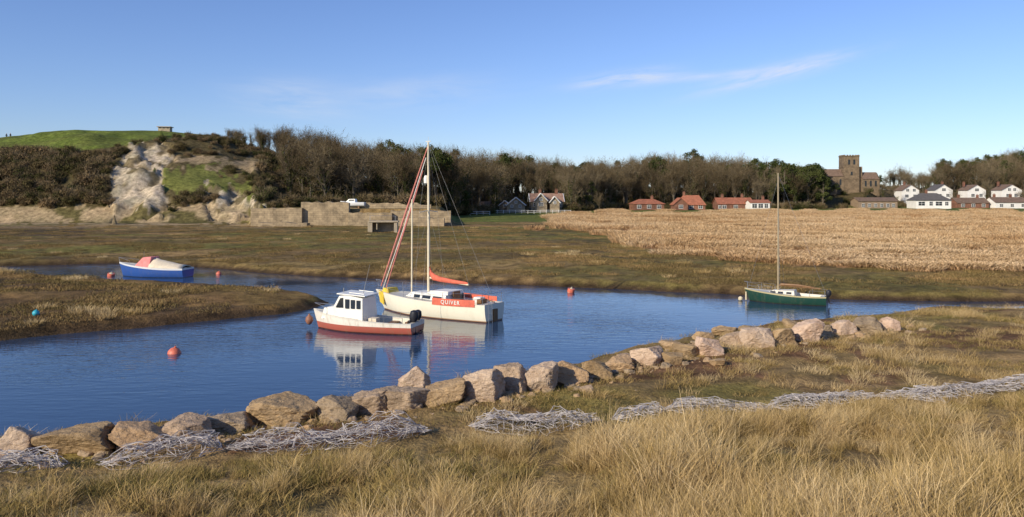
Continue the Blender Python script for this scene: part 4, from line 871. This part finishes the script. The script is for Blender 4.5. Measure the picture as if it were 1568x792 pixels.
def M(op,a,b_=None,c_=None):
    n=nt.nodes.new('ShaderNodeMath'); n.operation=op
    for i,q in enumerate((a,b_,c_)):
        if q is None: continue
        if isinstance(q,(int,float)): n.inputs[i].default_value=q
        else: nt.links.new(q,n.inputs[i])
    return n.outputs[0]
ta=M('DIVIDE',sx.outputs[0],M('MAXIMUM',sx.outputs[1],.05)); tb=M('DIVIDE',sx.outputs[2],M('MAXIMUM',sx.outputs[1],.05))
def streak(ca,cbv,la,lb,rot,amp,sc):
    dx=M('SUBTRACT',ta,ca); dy=M('SUBTRACT',tb,cbv); c,s_=math.cos(rot),math.sin(rot)
    px=M('ADD',M('MULTIPLY',dx,c),M('MULTIPLY',dy,s_)); py=M('SUBTRACT',M('MULTIPLY',dy,c),M('MULTIPLY',dx,s_))
    e=M('ADD',M('POWER',M('ABSOLUTE',M('DIVIDE',px,la)),2.),M('POWER',M('ABSOLUTE',M('DIVIDE',py,lb)),2.)); g=M('POWER',2.718,M('MULTIPLY',e,-1.))
    cc=nt.nodes.new('ShaderNodeCombineXYZ'); nt.links.new(M('MULTIPLY',px,sc),cc.inputs[0]); nt.links.new(M('MULTIPLY',py,sc*6),cc.inputs[1]); cc.inputs[2].default_value=ca*9
    nz=nt.nodes.new('ShaderNodeTexNoise'); nz.inputs['Scale'].default_value=1; nz.inputs['Detail'].default_value=4; nz.inputs['Roughness'].default_value=.6; nz.inputs['Distortion'].default_value=.4; nt.links.new(cc.outputs[0],nz.inputs['Vector'])
    mr=nt.nodes.new('ShaderNodeMapRange'); mr.inputs[1].default_value=.3; mr.inputs[2].default_value=.7; nt.links.new(nz.outputs['Fac'],mr.inputs[0])
    return M('MULTIPLY',M('MULTIPLY',g,mr.outputs[0]),amp)
tot=None
for a in [(.145,.147,.06,.009,.12,.95,14),(.335,.155,.085,.010,.24,1.0,14),(.24,.150,.09,.005,.08,.6,12),(-.27,.12,.07,.022,-.1,.5,9),(-.12,.13,.10,.02,.05,.3,9)]:
    q=streak(*a); tot=q if tot is None else M('ADD',tot,q)
tn=nt.nodes.new('ShaderNodeMix'); tn.data_type='RGBA'; tn.blend_type='MULTIPLY'; tn.inputs[0].default_value=1; nt.links.new(sk.outputs[0],tn.inputs[6]); tn.inputs[7].default_value=(.74,.86,1.24,1)
mx=nt.nodes.new('ShaderNodeMix'); mx.data_type='RGBA'; nt.links.new(M('MINIMUM',tot,.85),mx.inputs[0]); nt.links.new(tn.outputs[2],mx.inputs[6]); mx.inputs[7].default_value=(6.2,6.6,7.4,1)
nt.links.new(mx.outputs[2],bg.inputs[0]); bg.inputs[1].default_value=.118
scene.view_settings.view_transform='Standard'; scene.view_settings.look='None'; scene.view_settings.exposure=0
